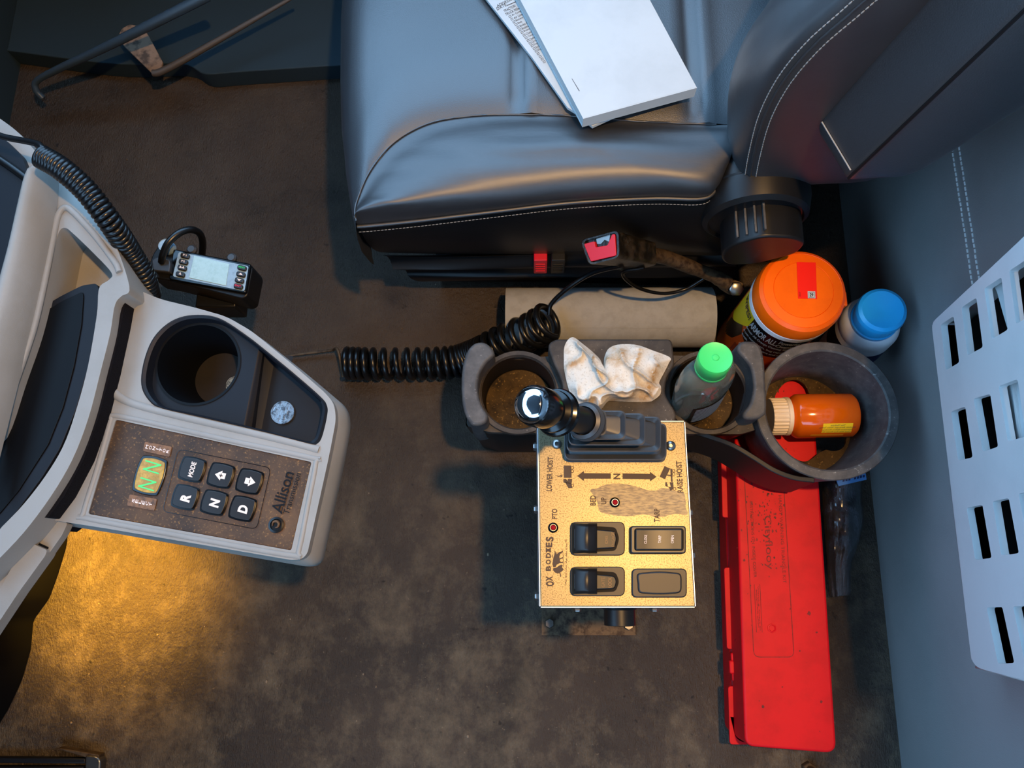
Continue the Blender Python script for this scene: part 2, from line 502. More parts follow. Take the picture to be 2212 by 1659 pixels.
M['silver'] = mat('silver_face', '#8fa8b8', 0.3, spec=0.5, col2='#7f97a6', nscale=200)
M['lcd'] = mat('pale_lcd', '#a9c8c9', 0.25, spec=0.5, col2='#9cbcbc', nscale=150)
M['tan'] = mat('worn_tan_metal', '#8a7360', 0.6, col2='#4d4138', nscale=60, nlo=0.45, nhi=0.6)
M['rodgrey'] = mat('grey_rod', '#4c443d', 0.45, spec=0.5)
M['green_ink'] = mat('green_print', '#35c06a', 0.6)
M['red_ink'] = mat('red_print', '#d8304a', 0.6)
M['bluecard'] = mat('blue_card', '#4c7fb8', 0.6)
M['coin'] = mat('coin_nickel', '#b9bcc0', 0.28, metal=0.95, col2='#6c6e72', nscale=260, nlo=0.5, nhi=0.62, bump=0.5, bscale=260, bdist=0.0006)
M['coin_dull'] = mat('dull_coin', '#a08c74', 0.4, metal=0.9, col2='#5e5244', nscale=260, nlo=0.5, nhi=0.62, bump=0.5, bscale=260, bdist=0.0006)

# ================================================================ the cab itself
XW = 0.478                                     # rear wall
def plate(name, x0, x1, y0, y1, z0, z1, m, bevel=0):
    return struct(box(name, ((x0 + x1) / 2, (y0 + y1) / 2, (z0 + z1) / 2), (x1 - x0, y1 - y0, z1 - z0), m, bevel=bevel, origin=((x0 + x1) / 2, (y0 + y1) / 2, z0)))
fl = plate('floor', -1.0, 0.60, -1.30, 1.05, -0.03, 0.0, M['floor']); fl['label'] = 'worn dark brown rubber cab floor'
wb = plate('wall_back', XW, XW + 0.04, -1.30, 1.05, 0.0, 1.75, M['wall']); wb['label'] = 'grey vinyl rear cab wall with double stitching'
plate('ceiling', -1.0, 0.52, -1.30, 1.05, 1.75, 1.79, M['headliner'])
plate('wall_front', -1.0, -0.86, -1.30, 1.05, 0.0, 0.92, M['door'])
d1 = plate('door_1', -0.86, 0.478, 0.99, 1.05, 0.0, 0.62, M['door']); d1['label'] = 'dark blue lower door panel beyond the seat'
plate('wall_left', -0.86, 0.478, -1.30, -1.24, 0.0, 0.92, M['door'])
plate('light_blocker', 0.302, XW, -1.24, 0.99, 1.30, 1.75, M['headliner'])      # unseen box, added to keep dome light off the rear wall
# raised sill along the door, with its rounded kerb
sl = [P(0, 118, 0.02), P(250, 150, 0.02), P(400, 150, 0.02), P(450, 172, 0.02), P(520, 168, 0.02), P(760, 152, 0.02)]
sill = [Vector((-0.86, 0.99, 0.035)), Vector((0.1, 0.99, 0.035)), Vector((0.1, 0.80, 0.035))] + [Vector((p.x, p.y, 0.035)) for p in catmull(sl[::-1], 24)] + [Vector((-0.86, sl[0].y, 0.035))]
v, f = prism_mesh(sill, (0, 0, -0.035))
struct(mk('trim_1', v, f, M['door'], bevel=0.01, bseg=3, origin=(-0.3, 0.9, 0)))
# double stitching across the rear wall
V = []; Fc = []
for (px0, py0) in ((2062, 350), (2076, 340)):
    z = PX(px0, py0, XW).z
    y = -0.2
    ms = []
    while y < 0.60:
        ms.append(box_mesh((XW - 0.0006, y, z + random.uniform(-.0004, .0004)), 0.0014, 0.0042, 0.0011)); y += 0.0062
    v, f = join_meshes(ms); o = len(V); V += v; Fc += [[i + o for i in q] for q in f]
mk('stitching', V, Fc, M['wallstitch'], wb, kind='stuff')
# black centre tunnel edge under the dash
tun = [(152, 1120), (146, 1180), (128, 1240), (110, 1290), (75, 1338), (70, 1400), (50, 1470), (22, 1530), (-20, 1600), (-200, 1600), (-200, 1100)]
struct(slab('trim_2', rnd(tun, 12), 0.0, 0.0001, M['dark'])).hide_render = False
bpy.data.objects.remove(bpy.data.objects['trim_2'])
tv = [P(a, b, 0.0) for a, b in rnd(tun, 12)]
v, f = prism_mesh(tv, (0, 0, 0.20))
struct(mk('trim_2', v, f, M['dark'], bevel=0.012, bseg=3, origin=tuple(tv[0])))

# ================================================================ passenger seat
seat = thing('passenger_seat', 'black leather truck seat with grey stitching and upright padded armrest', 'seat', (0.1, 0.66, 0))
S_px = [(770, 478), (767, 455), (775, 425), (800, 370), (850, 310), (920, 270), (1000, 253), (1100, 248), (1230, 251), (1400, 264), (1590, 270)]
S = [P(a, b, 0.326) for a, b in S_px]
E_px = [(772, 486), (800, 484), (900, 474), (1000, 462), (1100, 450), (1200, 438), (1300, 430), (1420, 425), (1515, 426), (1545, 408), (1565, 372)]
E = [P(a, b, 0.303) for a, b in E_px]
NT = 90
Sc = catmull(S, NT); Ec = catmull(E, NT)
NS = 18
rows = []
BP = catmull([(0, 0), (0.10, 0.002), (0.25, 0.008), (0.45, 0.0125), (0.64, 0.0140), (0.80, 0.0125), (0.91, 0.0075), (0.985, -0.001), (1.01, -0.009), (1.012, -0.016), (1.0, -0.023)], 31)
for q in BP:
    row = []
    for t in range(NT):
        a, b = Sc[t], Ec[t]
        w = min(1, t / 16); back = max(0, (t / NT - 0.70) / 0.30)
        p = a.lerp(b, q.x)
        rise = max(0, q.y) * (0.15 + 0.85 * w) * (1 - 0.5 * back)
        p.z = a.z + rise + min(0, q.y) / 0.023 * (a.z - b.z)
        p.z += 0.0018 * noise.noise(Vector((p.x * 9, p.y * 55, 3.0))) * math.sin(math.pi * min(1, q.x))
        row.append(p)
    rows.append(row)
v, f = loft_mesh(rows, closed=False)
mk('bolster', v, f, M['leather_smooth'], seat, smooth=True, angle=180)
# main panel
def interp(xs, ys, x):
    if x <= xs[0]: return ys[0]
    for i in range(len(xs) - 1):
        if x <= xs[i + 1]:
            return ys[i] + (ys[i + 1] - ys[i]) * (x - xs[i]) / (xs[i + 1] - xs[i] + 1e-9)
    return ys[-1]
fr = sorted([(P(a, b, 0.26).y, P(a, b, 0.26).x) for a, b in ((778, 492), (762, 440), (748, 370), (740, 300), (737, 200), (738, 60))])
fy = [q[0] for q in fr]; fx = [q[1] for q in fr]
Sxs = []; Sys = []
for p in Sc:
    if not Sxs or p.x > Sxs[-1] + 1e-5: Sxs.append(p.x); Sys.append(p.y)
prof = [(0.020, 0.198), (0.012, 0.203), (0.005, 0.215), (0.0, 0.245), (0.004, 0.28), (0.014, 0.304), (0.030, 0.320), (0.052, 0.328), (0.08, 0.331)]
x = 0.10
while x < 0.66: prof.append((x, 0.331 - 0.004 * (x - 0.1))); x += 0.008
gx = [P(1117, 150, 0.33).x, P(1492, 150, 0.33).x]
rows = []
NJ = 60
for (dx, z) in prof:
    row = []
    for j in range(NJ + 1):
        u = j / NJ
        xa = fx[0] + dx
        y0 = interp(Sxs, Sys, xa) if xa > Sxs[0] else Sys[0]
        y = y0 + (0.93 - y0) * u
        xx = interp(fy, fx, y) * (1 - min(1, dx / 0.12)) + (fx[-1] + 0.0) * min(1, dx / 0.12) + dx
        if dx < 0.12 or True:
            y0b = interp(Sxs, Sys, xx) if xx > Sxs[0] else Sys[0]
            y = y0b + (0.93 - y0b) * u
        zz = z
        if dx > 0.03:
            e = min(1, (y - y0b) / 0.03)
            zz -= 0.0035 * (1 - e) ** 2
            zz += 0.002 * math.exp(-((y - y0b - 0.06) / 0.05) ** 2)
            for g in gx:
                zz -= 0.007 * math.exp(-((xx - g) / 0.006) ** 2) * min(1, max(0, (y - y0b) / 0.02))
                zz += 0.003 * math.exp(-((xx - g - 0.016) / 0.010) ** 2)
        yb = (0.93 - y) / 0.06
        if yb < 1: zz -= 0.05 * (1 - yb) ** 2
        row.append(Vector((xx, y, zz)))
    rows.append(row)
v, f = loft_mesh(rows, closed=False)
mk('cushion', v, f, M['leather'], seat, smooth=True, angle=180)
tube('piping', catmull([p + Vector((0, 0, 0.001)) for p in Sc[::3]], 120), 0.0011, M['leather_smooth'], seat, 6)
# side skirt under the bolster
Bm_px = [(822, 545), (845, 546), (930, 548), (1020, 549), (1110, 549), (1200, 549), (1300, 549), (1420, 550), (1515, 552), (1550, 552), (1580, 550)]
Bc = catmull([P(a, b, 0.15) for a, b in Bm_px], NT)
rows = [[p + Vector((0, 0.004, -0.001)) for p in Ec]]
for s in range(1, 9):
    u = s / 8
    rows.append([Ec[t].lerp(Bc[t], u) + Vector((0, -0.008 * math.sin(math.pi * u), 0)) for t in range(NT)])
rows.append([p + Vector((0.01, 0.03, 0.0)) for p in Bc])
v, f = loft_mesh(rows, closed=False)
mk('skirt', v, f, M['leather_dark'], seat, smooth=True, angle=180)
tube('piping', [p + Vector((0, -0.002, 0.000)) for p in Ec[::2]], 0.0024, M['leather_smooth'], seat, 8)
def stitches(name, pts, step, length, parent, r=0.0005, m=None):
    ms = []; acc = 0
    L = [0]
    for i in range(1, len(pts)): L.append(L[-1] + (pts[i] - pts[i - 1]).length)
    d = 0; i = 0
    while d < L[-1] - length:
        def at(q):
            k = 0
            while L[k + 1] < q: k += 1
            return pts[k].lerp(pts[k + 1], (q - L[k]) / (L[k + 1] - L[k] + 1e-9))
        a, b = at(d), at(d + length)
        ms.append(tube_mesh([a, (a + b) / 2, b], [r * .6, r, r * .6], 5)); d += step
    v, f = join_meshes(ms)
    return mk(name, v, f, m or M['stitch'], parent, smooth=True, kind='stuff')
stitches('stitching', [p + Vector((0, -0.0045, -0.009)) for p in catmull(Ec, 160)], 0.0042, 0.0032, seat)
# seat base with folded boot
rows = []
b_px = [[(822 + 6, 547), (1000, 551), (1200, 551), (1400, 552), (1590, 552)],
        [(850, 566), (1000, 566), (1200, 562), (1400, 564), (1590, 566)],
        [(862, 574), (1000, 575), (1200, 572), (1400, 574), (1590, 576)],
        [(880, 590), (1020, 590), (1200, 588), (1400, 590), (1590, 590)],
        [(940, 612), (1040, 612), (1200, 608), (1400, 610), (1590, 612)]]
bz = [0.148, 0.12, 0.11, 0.075, 0.012]; bo = [0.0, -0.008, 0.006, -0.004, 0.0]
for lp, z, o_ in zip(b_px, bz, bo):
    rows.append([P(p[0], p[1], z) + Vector((0, o_, 0)) for p in [tuple(q) for q in catmull(lp, 50)]])
rows2 = []
for t in range(41):
    u = t / 40 * (len(rows) - 1); k = min(int(u), len(rows) - 2); w = u - k
    w2 = w * w * (3 - 2 * w)
    rows2.append([rows[k][i].lerp(rows[k + 1][i], w2) + Vector((0, 0.004 * math.sin(u * 5.5 + 2.2 * rows[0][i].x * 3), 0)) for i in range(50)])
rows2.append([Vector((p.x, 0.55, p.z)) for p in rows2[-1]])
v, f = loft_mesh(rows2, closed=False)
mk('base_boot', v, f, M['black'], seat, smooth=True, angle=180)
box('base_frame', (0.10, 0.72, 0.08), (0.48, 0.44, 0.16), M['dark'], seat)
def rocker(px0, px1, m):
    yk = P(px0, 577, 0.10).y - 0.013
    a, b = PY(px0, 563, yk), PY(px1, 591, yk)
    r = rnd([(a.x, a.z), (b.x, a.z), (b.x, b.z), (a.x, b.z)], 0.002)
    v, f = prism_mesh([Vector((q[0], yk, q[1])) for q in r], (0, 0.03, 0))
    o = mk('rocker_switch', v, f, m, seat, bevel=0.0012)
    for k in range(4):
        zz = a.z + (b.z - a.z) * (0.25 + 0.17 * k)
        box('ridge', ((a.x + b.x) / 2, yk - 0.0005, zz), ((b.x - a.x) * 0.7, 0.0016, 0.0012), m, o)
    return o
rocker(1153, 1181, M['redbtn'])['label'] = 'red ridged rocker switch'
rocker(1191, 1219, M['black'])['label'] = 'black ridged rocker switch'

# backrest
sm = [PY(a, b, 0.43) for a, b in ((1618, 398), (1628, 340), (1650, 258), (1692, 178), (1760, 98), (1850, 20))]
ol = [PY(a, b, 0.478) for a, b in ((1582, 372), (1576, 300), (1580, 205), (1610, 122), (1680, 50), (1742, 0))]
smz = [p.z for p in sm]; smx = [p.x for p in sm]; olz = [p.z for p in ol]; olx = [p.x for p in ol]
def smooth_curve(zs_, xs_):
    pts = sorted(zip(zs_, xs_)); sl_ = (pts[-1][1] - pts[-2][1]) / (pts[-1][0] - pts[-2][0]); z9, x9 = pts[-1]; pts += [(z9 + 0.06, x9 + 0.06 * sl_ * 0.9), (z9 + 0.14, x9 + 0.13 * sl_ * 0.85), (z9 + 0.34, x9 + 0.26 * sl_ * 0.8)]
    cc = catmull([Vector((z, x)) for z, x in pts], 120)
    return [q.x for q in cc], [q.y for q in cc]
smz, smx = smooth_curve(smz, smx); olz, olx = smooth_curve(olz, olx)
secs = []; seam1 = []; seam2 = []; seamp = []
NZ = 46
for iz in range(NZ):
    z = 0.285 + (0.86 - 0.285) * (iz / (NZ - 1)) ** 1.15
    a = interp(smz, smx, z); b = interp(olz, olx, z)
    k = 0.0 if z > 0.33 else (0.33 - z) / 0.045
    half = [(b + 0.075, 0.685), (b + 0.065, 0.62), (b + 0.03, 0.545), (b + 0.002, 0.500), (b - 0.001, 0.470), (a - 0.012, 0.441), (a + 0.004, 0.4295), (a + 0.03, 0.428),
            (a + 0.09, 0.43), (a + 0.145, 0.435), (a + 0.175, 0.46), (a + 0.185, 0.52), (a + 0.185, 0.685)]
    half = [Vector((min(q[0], 0.46), q[1])) for q in half]
    loop = half + [Vector((q.x, 2 * 0.685 - q.y)) for q in half[::-1][1:-1]]
    loop = catmull(loop, 240, closed=True)
    c = Vector((a + 0.08, 0.685))
    loop = [c + (q - c) * (1 - 0.06 * k * k) for q in loop]
    secs.append([Vector((q.x, q.y, z)) for q in loop])
    idx = min(range(len(loop)), key=lambda i: (loop[i] - Vector((a + 0.006, 0.4295))).length + (10 if loop[i].y > 0.6 else 0))
    for off_, dst in ((0, seam1), (-3, seamp), (-6, seam2)):
        q = loop[idx + off_]; t_ = loop[idx + off_ + 1] - loop[idx + off_ - 1]; nn = Vector((t_.y, -t_.x)).normalized()
        if nn.dot(Vector((a + 0.08, 0.6)) - q) > 0: nn = -nn
        dst.append(Vector((q.x + nn.x * 0.0004, q.y + nn.y * 0.0004, z)))
v, f = loft_mesh(secs)
back = mk('backrest', v, f, M['leather_smooth'], seat, smooth=True, angle=60, origin=(0.33, 0.685, 0.285))
stitches('stitching', seam1[1:36], 0.0046, 0.0036, back, 0.0007)
stitches('stitching', seam2[1:36], 0.0046, 0.0036, back, 0.0007)
tube('piping', seamp[1:36], 0.0013, M['leather_smooth'], back, 6)
# armrest folded up beside the backrest
def arm_sec(z, k=1.0):
    A = (0.303 + 0.13 * (z - 0.442), 0.372); B = (0.281 + 0.17 * (z - 0.464), 0.432)
    dx = min(0.38 + 0.30 * (z - 0.424), 0.455)
    D = (dx, 0.376); Cc = (dx, 0.432)
    loop = rnd([A, D, Cc, B], [0.006, 0.030, 0.012, 0.008], 7)
    c = Vector(((A[0] + D[0]) / 2, 0.405))
    return [Vector(((c + (q - c) * k).x, (c + (q - c) * k).y, z)) for q in loop]
secs = [arm_sec(0.418, 0.80), arm_sec(0.421, 0.90), arm_sec(0.427, 0.96), arm_sec(0.437, 1.0)] + [arm_sec(0.437 + 0.36 * i / 14, 1.0 + 0.05 * math.sin(i / 14 * 3.1)) for i in range(1, 15)]
v, f = loft_mesh(secs)
arm = mk('armrest', v, f, M['leather'], seat, smooth=True, angle=45, origin=(0.34, 0.40, 0.42))
path = [Vector((0.303 + 0.13 * (0.43 + 0.35 * i / 20 - 0.442) - 0.0006, 0.3715, 0.43 + 0.35 * i / 20)) for i in range(21)]
tube('piping', path, 0.0016, M['leather_dark'], arm, 6)
A9, B9 = Vector((0.303 + 0.13 * (0.4385 - 0.442), 0.372, 0.4385)), Vector((0.281 + 0.17 * (0.4385 - 0.464), 0.432, 0.4385))
tube('stitching', [A9.lerp(B9, 0.06 + 0.86 * i / 8) + Vector((-0.917, -0.398, -0.2)) * 0.0009 for i in range(9)], 0.0008, M['stitch'], arm, 6)
# recliner knob on the side of the seat
kc = PY(1620, 523, 0.40)
kx, kz = kc.x, 0.262
lathe('recliner_disc', [(0.064, 0.0), (0.064, 0.006), (0.060, 0.026), (0.054, 0.030), (0.052, 0.026), (0.0, 0.026)], (kx - 0.006, 0.435, kz + 0.008), M['black'], seat, axis=(0, -1, 0), n=56)
kl = rnd([(kx - 0.036, kz + 0.022), (kx - 0.010, kz + 0.044), (kx + 0.026, kz + 0.040), (kx + 0.044, kz + 0.026), (kx + 0.044, kz - 0.004), (kx + 0.004, kz - 0.036), (kx - 0.030, kz - 0.038), (kx - 0.042, kz - 0.018), (kx - 0.043, kz + 0.006)], 0.012, 5)
v, f = prism_mesh([Vector((q[0], 0.412, q[1])) for q in kl], (0, -0.042, 0))
kn = mk('recliner_knob', v, f, M['black'], seat, bevel=0.003, bseg=3, origin=(kx, 0.41, kz))
for i in range(4):
    q0 = Vector((kx - 0.033 + i * 0.0085, 0, kz + 0.0255 + i * 0.0068))
    box('ridge', (q0.x, 0.393, q0.z), (0.0022, 0.032, 0.004), M['dusty_grey'], kn)
vs, fs = text2d('SULLER', 0.022, 0.0042)
mk('lettering', [Vector((kx - 0.002 + yy * 1.0, 0.3698, kz - 0.004 - xx)) for xx, yy in vs], fs, M['rubber'], kn)
lathe('hinge_cover', [(0.026, 0), (0.026, 0.018), (0.020, 0.024), (0, 0.025)], (kx - 0.030, 0.455, kz + 0.040), M['black'], seat, axis=(0, -1, 0), n=40)

# ================================================================ buckle with stalk and coiled cord
bk = thing('seat_buckle', 'black seat belt buckle with red release button on a bare stalk', 'buckle', tuple(P(1350, 560, 0.0)))
nb = Vector((-0.50, -0.30, 0.80)).normalized()
A_ = P(1297, 534, 0.268); B_ = P(1402, 550, 0.212)
ax = nb
def bface(px, py, d=0.0): return PN(px, py, A_ - nb * d, nb)
def bback(px, py, d=0.0): return PN(px, py, B_ - nb * d, nb)
fq = [(1254, 519), (1336, 497), (1338, 556), (1273, 573)]
def grow(q, k):
    cx = sum(p[0] for p in q) / 4; cy = sum(p[1] for p in q) / 4
    return [(cx + (p[0] - cx) * k, cy + (p[1] - cy) * k) for p in q]
bq = [(1368, 526), (1416, 522), (1419, 572), (1390, 580)]
secs = [[bback(*q, d=0.012) for q in rnd(grow(bq, 0.7), 8, 4)], [bback(*q, d=0.003) for q in rnd(grow(bq, 0.97), 8, 4)], [bback(*q) for q in rnd(bq, 8, 4)],
        [bface(*q, d=0.004) for q in rnd(grow(fq, 1.03), 13, 4)], [bface(*q) for q in rnd(grow(fq, 1.0), 13, 4)], [bface(*q) for q in rnd(grow(fq, 0.88), 10, 4)], [bface(*q, d=0.006) for q in rnd(grow(fq, 0.86), 10, 4)]]
v, f = loft_mesh(secs)
hs = mk('housing', v, f, mat('taped_black', '#15130f', 0.32, spec=0.5, col2='#3a332a', nscale=60, bump=0.5, bscale=120, bdist=0.002), bk, smooth=True, angle=35, origin=tuple(B_))
btn = rnd([(1261, 527), (1284, 521), (1286, 534), (1312, 530), (1322, 506), (1328, 505), (1331, 552), (1276, 565)], 3, 3)
lp = [bface(q[0], q[1], 0.0005) for q in btn]
v, f = prism_mesh(lp, -nb * 0.008)
mk('release_button', v, f, M['redbtn'], bk, bevel=0.0010, label='red release button')
lp = [bface(a_, b_, 0.004) for a_, b_ in ((1288, 516), (1318, 506), (1316, 522), (1306, 518), (1298, 527), (1290, 527))]
v, f = prism_mesh(lp, -nb * 0.003)
mk('latch_slot', v, f, M['steel'], bk)
st = catmull([B_ - ax * 0.006, P(1440, 557, 0.185), P(1500, 580, 0.16), P(1545, 598, 0.14), P(1572, 612, 0.13)], 24)
tube('stalk', st, [0.0095] * 12 + [0.0085] * 6 + [0.010] * 6, M['rust'], bk, 10)
lp = [P(a, b, 0.128) for a, b in rnd([(1540, 592), (1575, 600), (1608, 612), (1606, 630), (1580, 634), (1555, 618)], 8)]
v, f = prism_mesh(lp, (0, 0, -0.008)); mk('anchor_plate', v, f, M['rust'], bk, bevel=0.001)
bc = P(1588, 623, 0.13)
lathe('bolt', [(0.0095, 0), (0.0095, 0.008), (0.008, 0.009)], bc, M['steel'], bk, n=6, axis=(0.0, -0.5, 0.9))
tube('cable', catmull([B_.lerp(A_, 0.1) + Vector((0, -0.016, -0.006)), P(1345, 590, 0.19), P(1375, 620, 0.155), P(1430, 634, 0.13), P(1480, 625, 0.125), P(1520, 602, 0.14)], 30), 0.0024, M['cord'], bk, 8)
g = catmull([B_.lerp(A_, 0.55) + Vector((0, -0.014, -0.012)), P(1280, 590, 0.19), P(1230, 620, 0.165), P(1192, 655, 0.14), P(1186, 680, 0.13)], 30)
tube('cable', g, 0.003, M['cord'], bk, 8)
for q in (g[1], P(1338, 583, 0.195)):
    lathe('strain_relief', [(0.005, 0), (0.005, 0.008), (0.004, 0.010)], q, M['rust'], bk, axis=(0.2, 0.8, 0.3), n=12)
# the coil
wire = coil_path([P(1192, 692, 0.125), P(1150, 715, 0.10), P(1095, 735, 0.07), P(1052, 755, 0.05)], 7, lambda t: 0.0245 - 0.004 * t, 22)
wire += coil_path([P(1050, 757, 0.048), P(1020, 770, 0.032), P(980, 782, 0.026), P(900, 786, 0.024), P(800, 786, 0.024), P(742, 784, 0.024)], 21, 0.0205, 22)
ccord = tube('coiled_cord', wire, 0.0044, M['cord'], None, 8, origin=tuple(P(960, 786, 0.0)))
tag(ccord, 'thick black coiled cord stretched along the floor between buckle and dash', 'cord')
tube('wire_end', catmull([wire[-1], P(730, 757, 0.03), P(715, 757, 0.012), P(660, 764, 0.010), P(610, 770, 0.01)], 16), 0.0022, M['rust'], ccord, 8)

# ================================================================ things on the seat
ZS = 0.337
pad = thing('checklist_pad', 'printed vehicle inspection checklist pad under the white book', 'pad', tuple(P(1200, 80, ZS)))
slab('pages', [(1046, -8), (1150, 125), (1226, 232), (1250, 246), (1266, 262), (1280, 273), (1330, 250), (1440, 195), (1370, -40), (1300, -160), (960, -120)], ZS + 0.004, ZS, M['paper'], pad)
rdir = (0.895, -0.445)          # reading direction of the print
zt = ZS + 0.0043
step = Vector((0.61, 1.0)) * 0
rows_t = ['Air Compressor', 'Air Lines', 'Battery', 'Body', 'Brake Accessories', 'Brakes', 'Brakes Parking', 'Clutch', 'Coupling', 'Defroster', 'Drive Line', 'Engine', 'Exhaust', 'Fluid Levels', 'Frame', 'Front Axle', 'Fuel Tanks', 'Generator']
for (s, cx_, cy_, h_) in (('ADDRESS:', 1090, 5, 6.0), ('DATE:', 1084, 14, 6.5)):
    text_px('lettering', s, (cx_, cy_), rdir, h_, zt, M['ink'], pad)
flat_px('rule', [[(1095, 11), (1124, -1), (1124, 0.5), (1095, 12.5)], [(1118, 19), (1130, 14), (1130, 15.2), (1118, 20.2)]], zt, M['ink'], pad)
text_px('lettering', 'TRACTOR/\nTRUCK NO.', (1104, 21), rdir, 14, zt, M['ink'], pad, align='LEFT', w=31)
V2 = []
for i, s in enumerate(rows_t):
    x0 = 1101.5 + i * 4.35; y0 = 35.5 + i * 5.75
    r = Vector(rdir).normalized(); up = Vector((r.y, -r.x))
    q = [Vector((x0, y0)) + r * a + up * b for a, b in ((-2.6, -2.3), (2.6, -2.3), (2.6, 2.3), (-2.6, 2.3))]
    qi = [Vector((x0, y0)) + r * a + up * b for a, b in ((-1.9, -1.6), (1.9, -1.6), (1.9, 1.6), (-1.9, 1.6))]
    for k in range(4):
        V2.append([tuple(q[k]), tuple(q[(k + 1) % 4]), tuple(qi[(k + 1) % 4]), tuple(qi[k])])
    if i < 14:
        w_ = len(s) * 2.55
        c_ = Vector((x0, y0)) + r * (4.5 + w_ / 2)
        text_px('lettering', s, tuple(c_), rdir, 5.0, zt, M['ink'], pad, w=w_)
flat_px('check_boxes', V2, zt, M['ink'], pad)
book = thing('book', 'plain white softcover book lying on the black leather seat', 'book', tuple(P(1330, 120, ZS)))
zb = ZS + 0.006
cov = [(1120, -15), (1262, 258), (1504, 190), (1378, -40), (1330, -180), (1080, -180)]
cv = [P(a, b, zb + 0.016) for a, b in [(1108, -30), (1259, 255), (1505, 188), (1356, -90)]]
v, f = prism_mesh([p + Vector((0, 0, -0.0012)) for p in cv], (0, 0, -0.0135))
cc = sum(cv, Vector()) / 4
v = [Vector((cc.x + (q.x - cc.x) * 0.985, cc.y + (q.y - cc.y) * 0.985, q.z)) for q in v]
mk('pages', v, f, M['pages'], book)
v, f = prism_mesh(cv, (0, 0, -0.0012)); mk('front_cover', v, f, M['paper'], book, bevel=0.0003)
v, f = prism_mesh([p + Vector((0, 0, -0.0148)) for p in cv], (0, 0, -0.0012)); mk('back_cover', v, f, M['paper'], book)
v, f = prism_mesh([cv[1], cv[2], cv[2] + Vector((0, 0, -0.016)), cv[1] + Vector((0, 0, -0.016))], (0.0003, -0.0010, 0)); mk('spine', v, f, M['paper'], book)
flat_px('pen_mark', [[(1235, 170), (1236, 170), (1252, 196), (1251, 197)]], zb + 0.0163, M['ink'], book)

# ================================================================ paper roll behind the organizer
ra, rb = P(1093, 682, 0.055), P(1538, 690, 0.055)
rb.y = ra.y
L_ = (rb - ra).length
roll = thing('paper_roll', 'plain grey paper towel roll lying on the floor along the seat base', 'roll', (ra.x + L_ / 2, ra.y, 0))
rr_ = 0.0435
ra.z = rb.z = rr_ + 0.001
lathe('roll_body', [(0.018, 0.0), (rr_, 0.0), (rr_, L_), (0.018, L_), (0.018, 0.0)], ra, M['roll'], roll, axis=(rb - ra), n=56, angle=50, cap0=False, cap1=False)
lathe('core', [(0.0165, 0.001), (0.018, 0.001), (0.018, L_ - 0.001), (0.0165, L_ - 0.001), (0.0165, 0.001)], ra, M['rust'], roll, axis=(rb - ra), n=30, cap0=False, cap1=False)
v, f = prism_mesh([ra + Vector((0.002, -rr_ * math.cos(a), rr_ * math.sin(a))) for a in (0.9, 0.95)] + [rb + Vector((-0.002, -rr_ * math.cos(a), rr_ * math.sin(a))) for a in (0.95, 0.9)], (0, -0.0003, 0.0006))
mk('loose_edge', v, f, M['roll'], roll)

# ================================================================ cup organizer
ZD, ZH = 0.185, 0.215
org = thing('cup_organizer', 'dusty black plastic floor organizer with cup wells and a round side cup', 'organizer', tuple(P(1325, 850, 0.0)))
wl = P(1120, 848, ZD); wr = P(1528, 848, ZD); WR = 0.046
def circ3(c, r, n=48, z=None): return [Vector((c.x + r * math.cos(2 * math.pi * i / n), c.y + r * math.sin(2 * math.pi * i / n), c.z if z is None else z)) for i in range(n)]
deck = [P(a, b, ZD) for a, b in rnd([(1012, 772), (1192, 770), (1460, 768), (1640, 772), (1644, 925), (1600, 938), (1060, 934), (1008, 920)], 8)]
holed('deck', deck, [circ3(wl, WR), circ3(wr, WR)], (0, 0, -0.012), M['dusty'], org, bevel=0.001)
for w in (wl, wr):
    lathe('well_rim', [(WR + 0.007, 0.0), (WR + 0.006, 0.004), (WR + 0.001, 0.004), (WR - 0.001, 0.0), (WR + 0.007, 0.0)], (w.x, w.y, ZD), M['dusty'], org, n=56, cap0=False, cap1=False)
    lathe('well_wall', [(WR, 0.0), (WR - 0.002, -0.05), (WR - 0.003, -0.052)], (w.x, w.y, ZD), M['black'], org, n=56, cap0=False, cap1=False)
    lathe('well_floor', [(0.0, -0.0515), (0.020, -0.0515), (0.021, -0.0505), (WR - 0.004, -0.0505), (WR - 0.002, -0.053)], (w.x, w.y, ZD), M['cupfloor'], org, n=56, cap0=False, cap1=False)
# hull
top = [P(a, b, ZD - 0.010) for a, b in rnd([(1010, 772), (1640, 772), (1644, 925), (1600, 940), (1060, 936), (1006, 922)], 8)]
c_ = sum(top, Vector()) / len(top)
hull = [[Vector((c_.x + (q.x - c_.x) * k + sx_, c_.y + (q.y - c_.y) * ky, z)) for q in top] for k, ky, z, sx_ in ((1.0, 1.0, ZD - 0.010, 0), (0.97, 0.99, 0.135, -0.004), (0.86, 0.93, 0.108, -0.02), (0.84, 0.85, 0.0, -0.02))]
v, f = loft_mesh(hull, cap0=False)
mk('hull', v, f, M['black'], org, smooth=True, angle=40)
pd = rnd([(1200, 732), (1452, 732), (1458, 790), (1440, 812), (1436, 850), (1462, 895), (1458, 918), (1195, 918), (1212, 880), (1216, 830), (1186, 760), (1184, 742)], 12)
slab('centre_block', pd, ZH, ZD - 0.01, M['dusty'], org, bevel=0.004, bseg=3)
hl = [(1028, 740), (1052, 742), (1068, 764), (1048, 786), (1034, 815), (1033, 850), (1042, 878), (1054, 898), (1047, 914), (1020, 917), (1003, 890), (997, 850), (998, 800), (1008, 760)]
hr = [(1596, 742), (1612, 736), (1638, 742), (1650, 770), (1655, 830), (1657, 880), (1652, 896), (1630, 905), (1610, 904), (1606, 892), (1620, 872), (1628, 840), (1624, 800), (1610, 776), (1594, 758)]
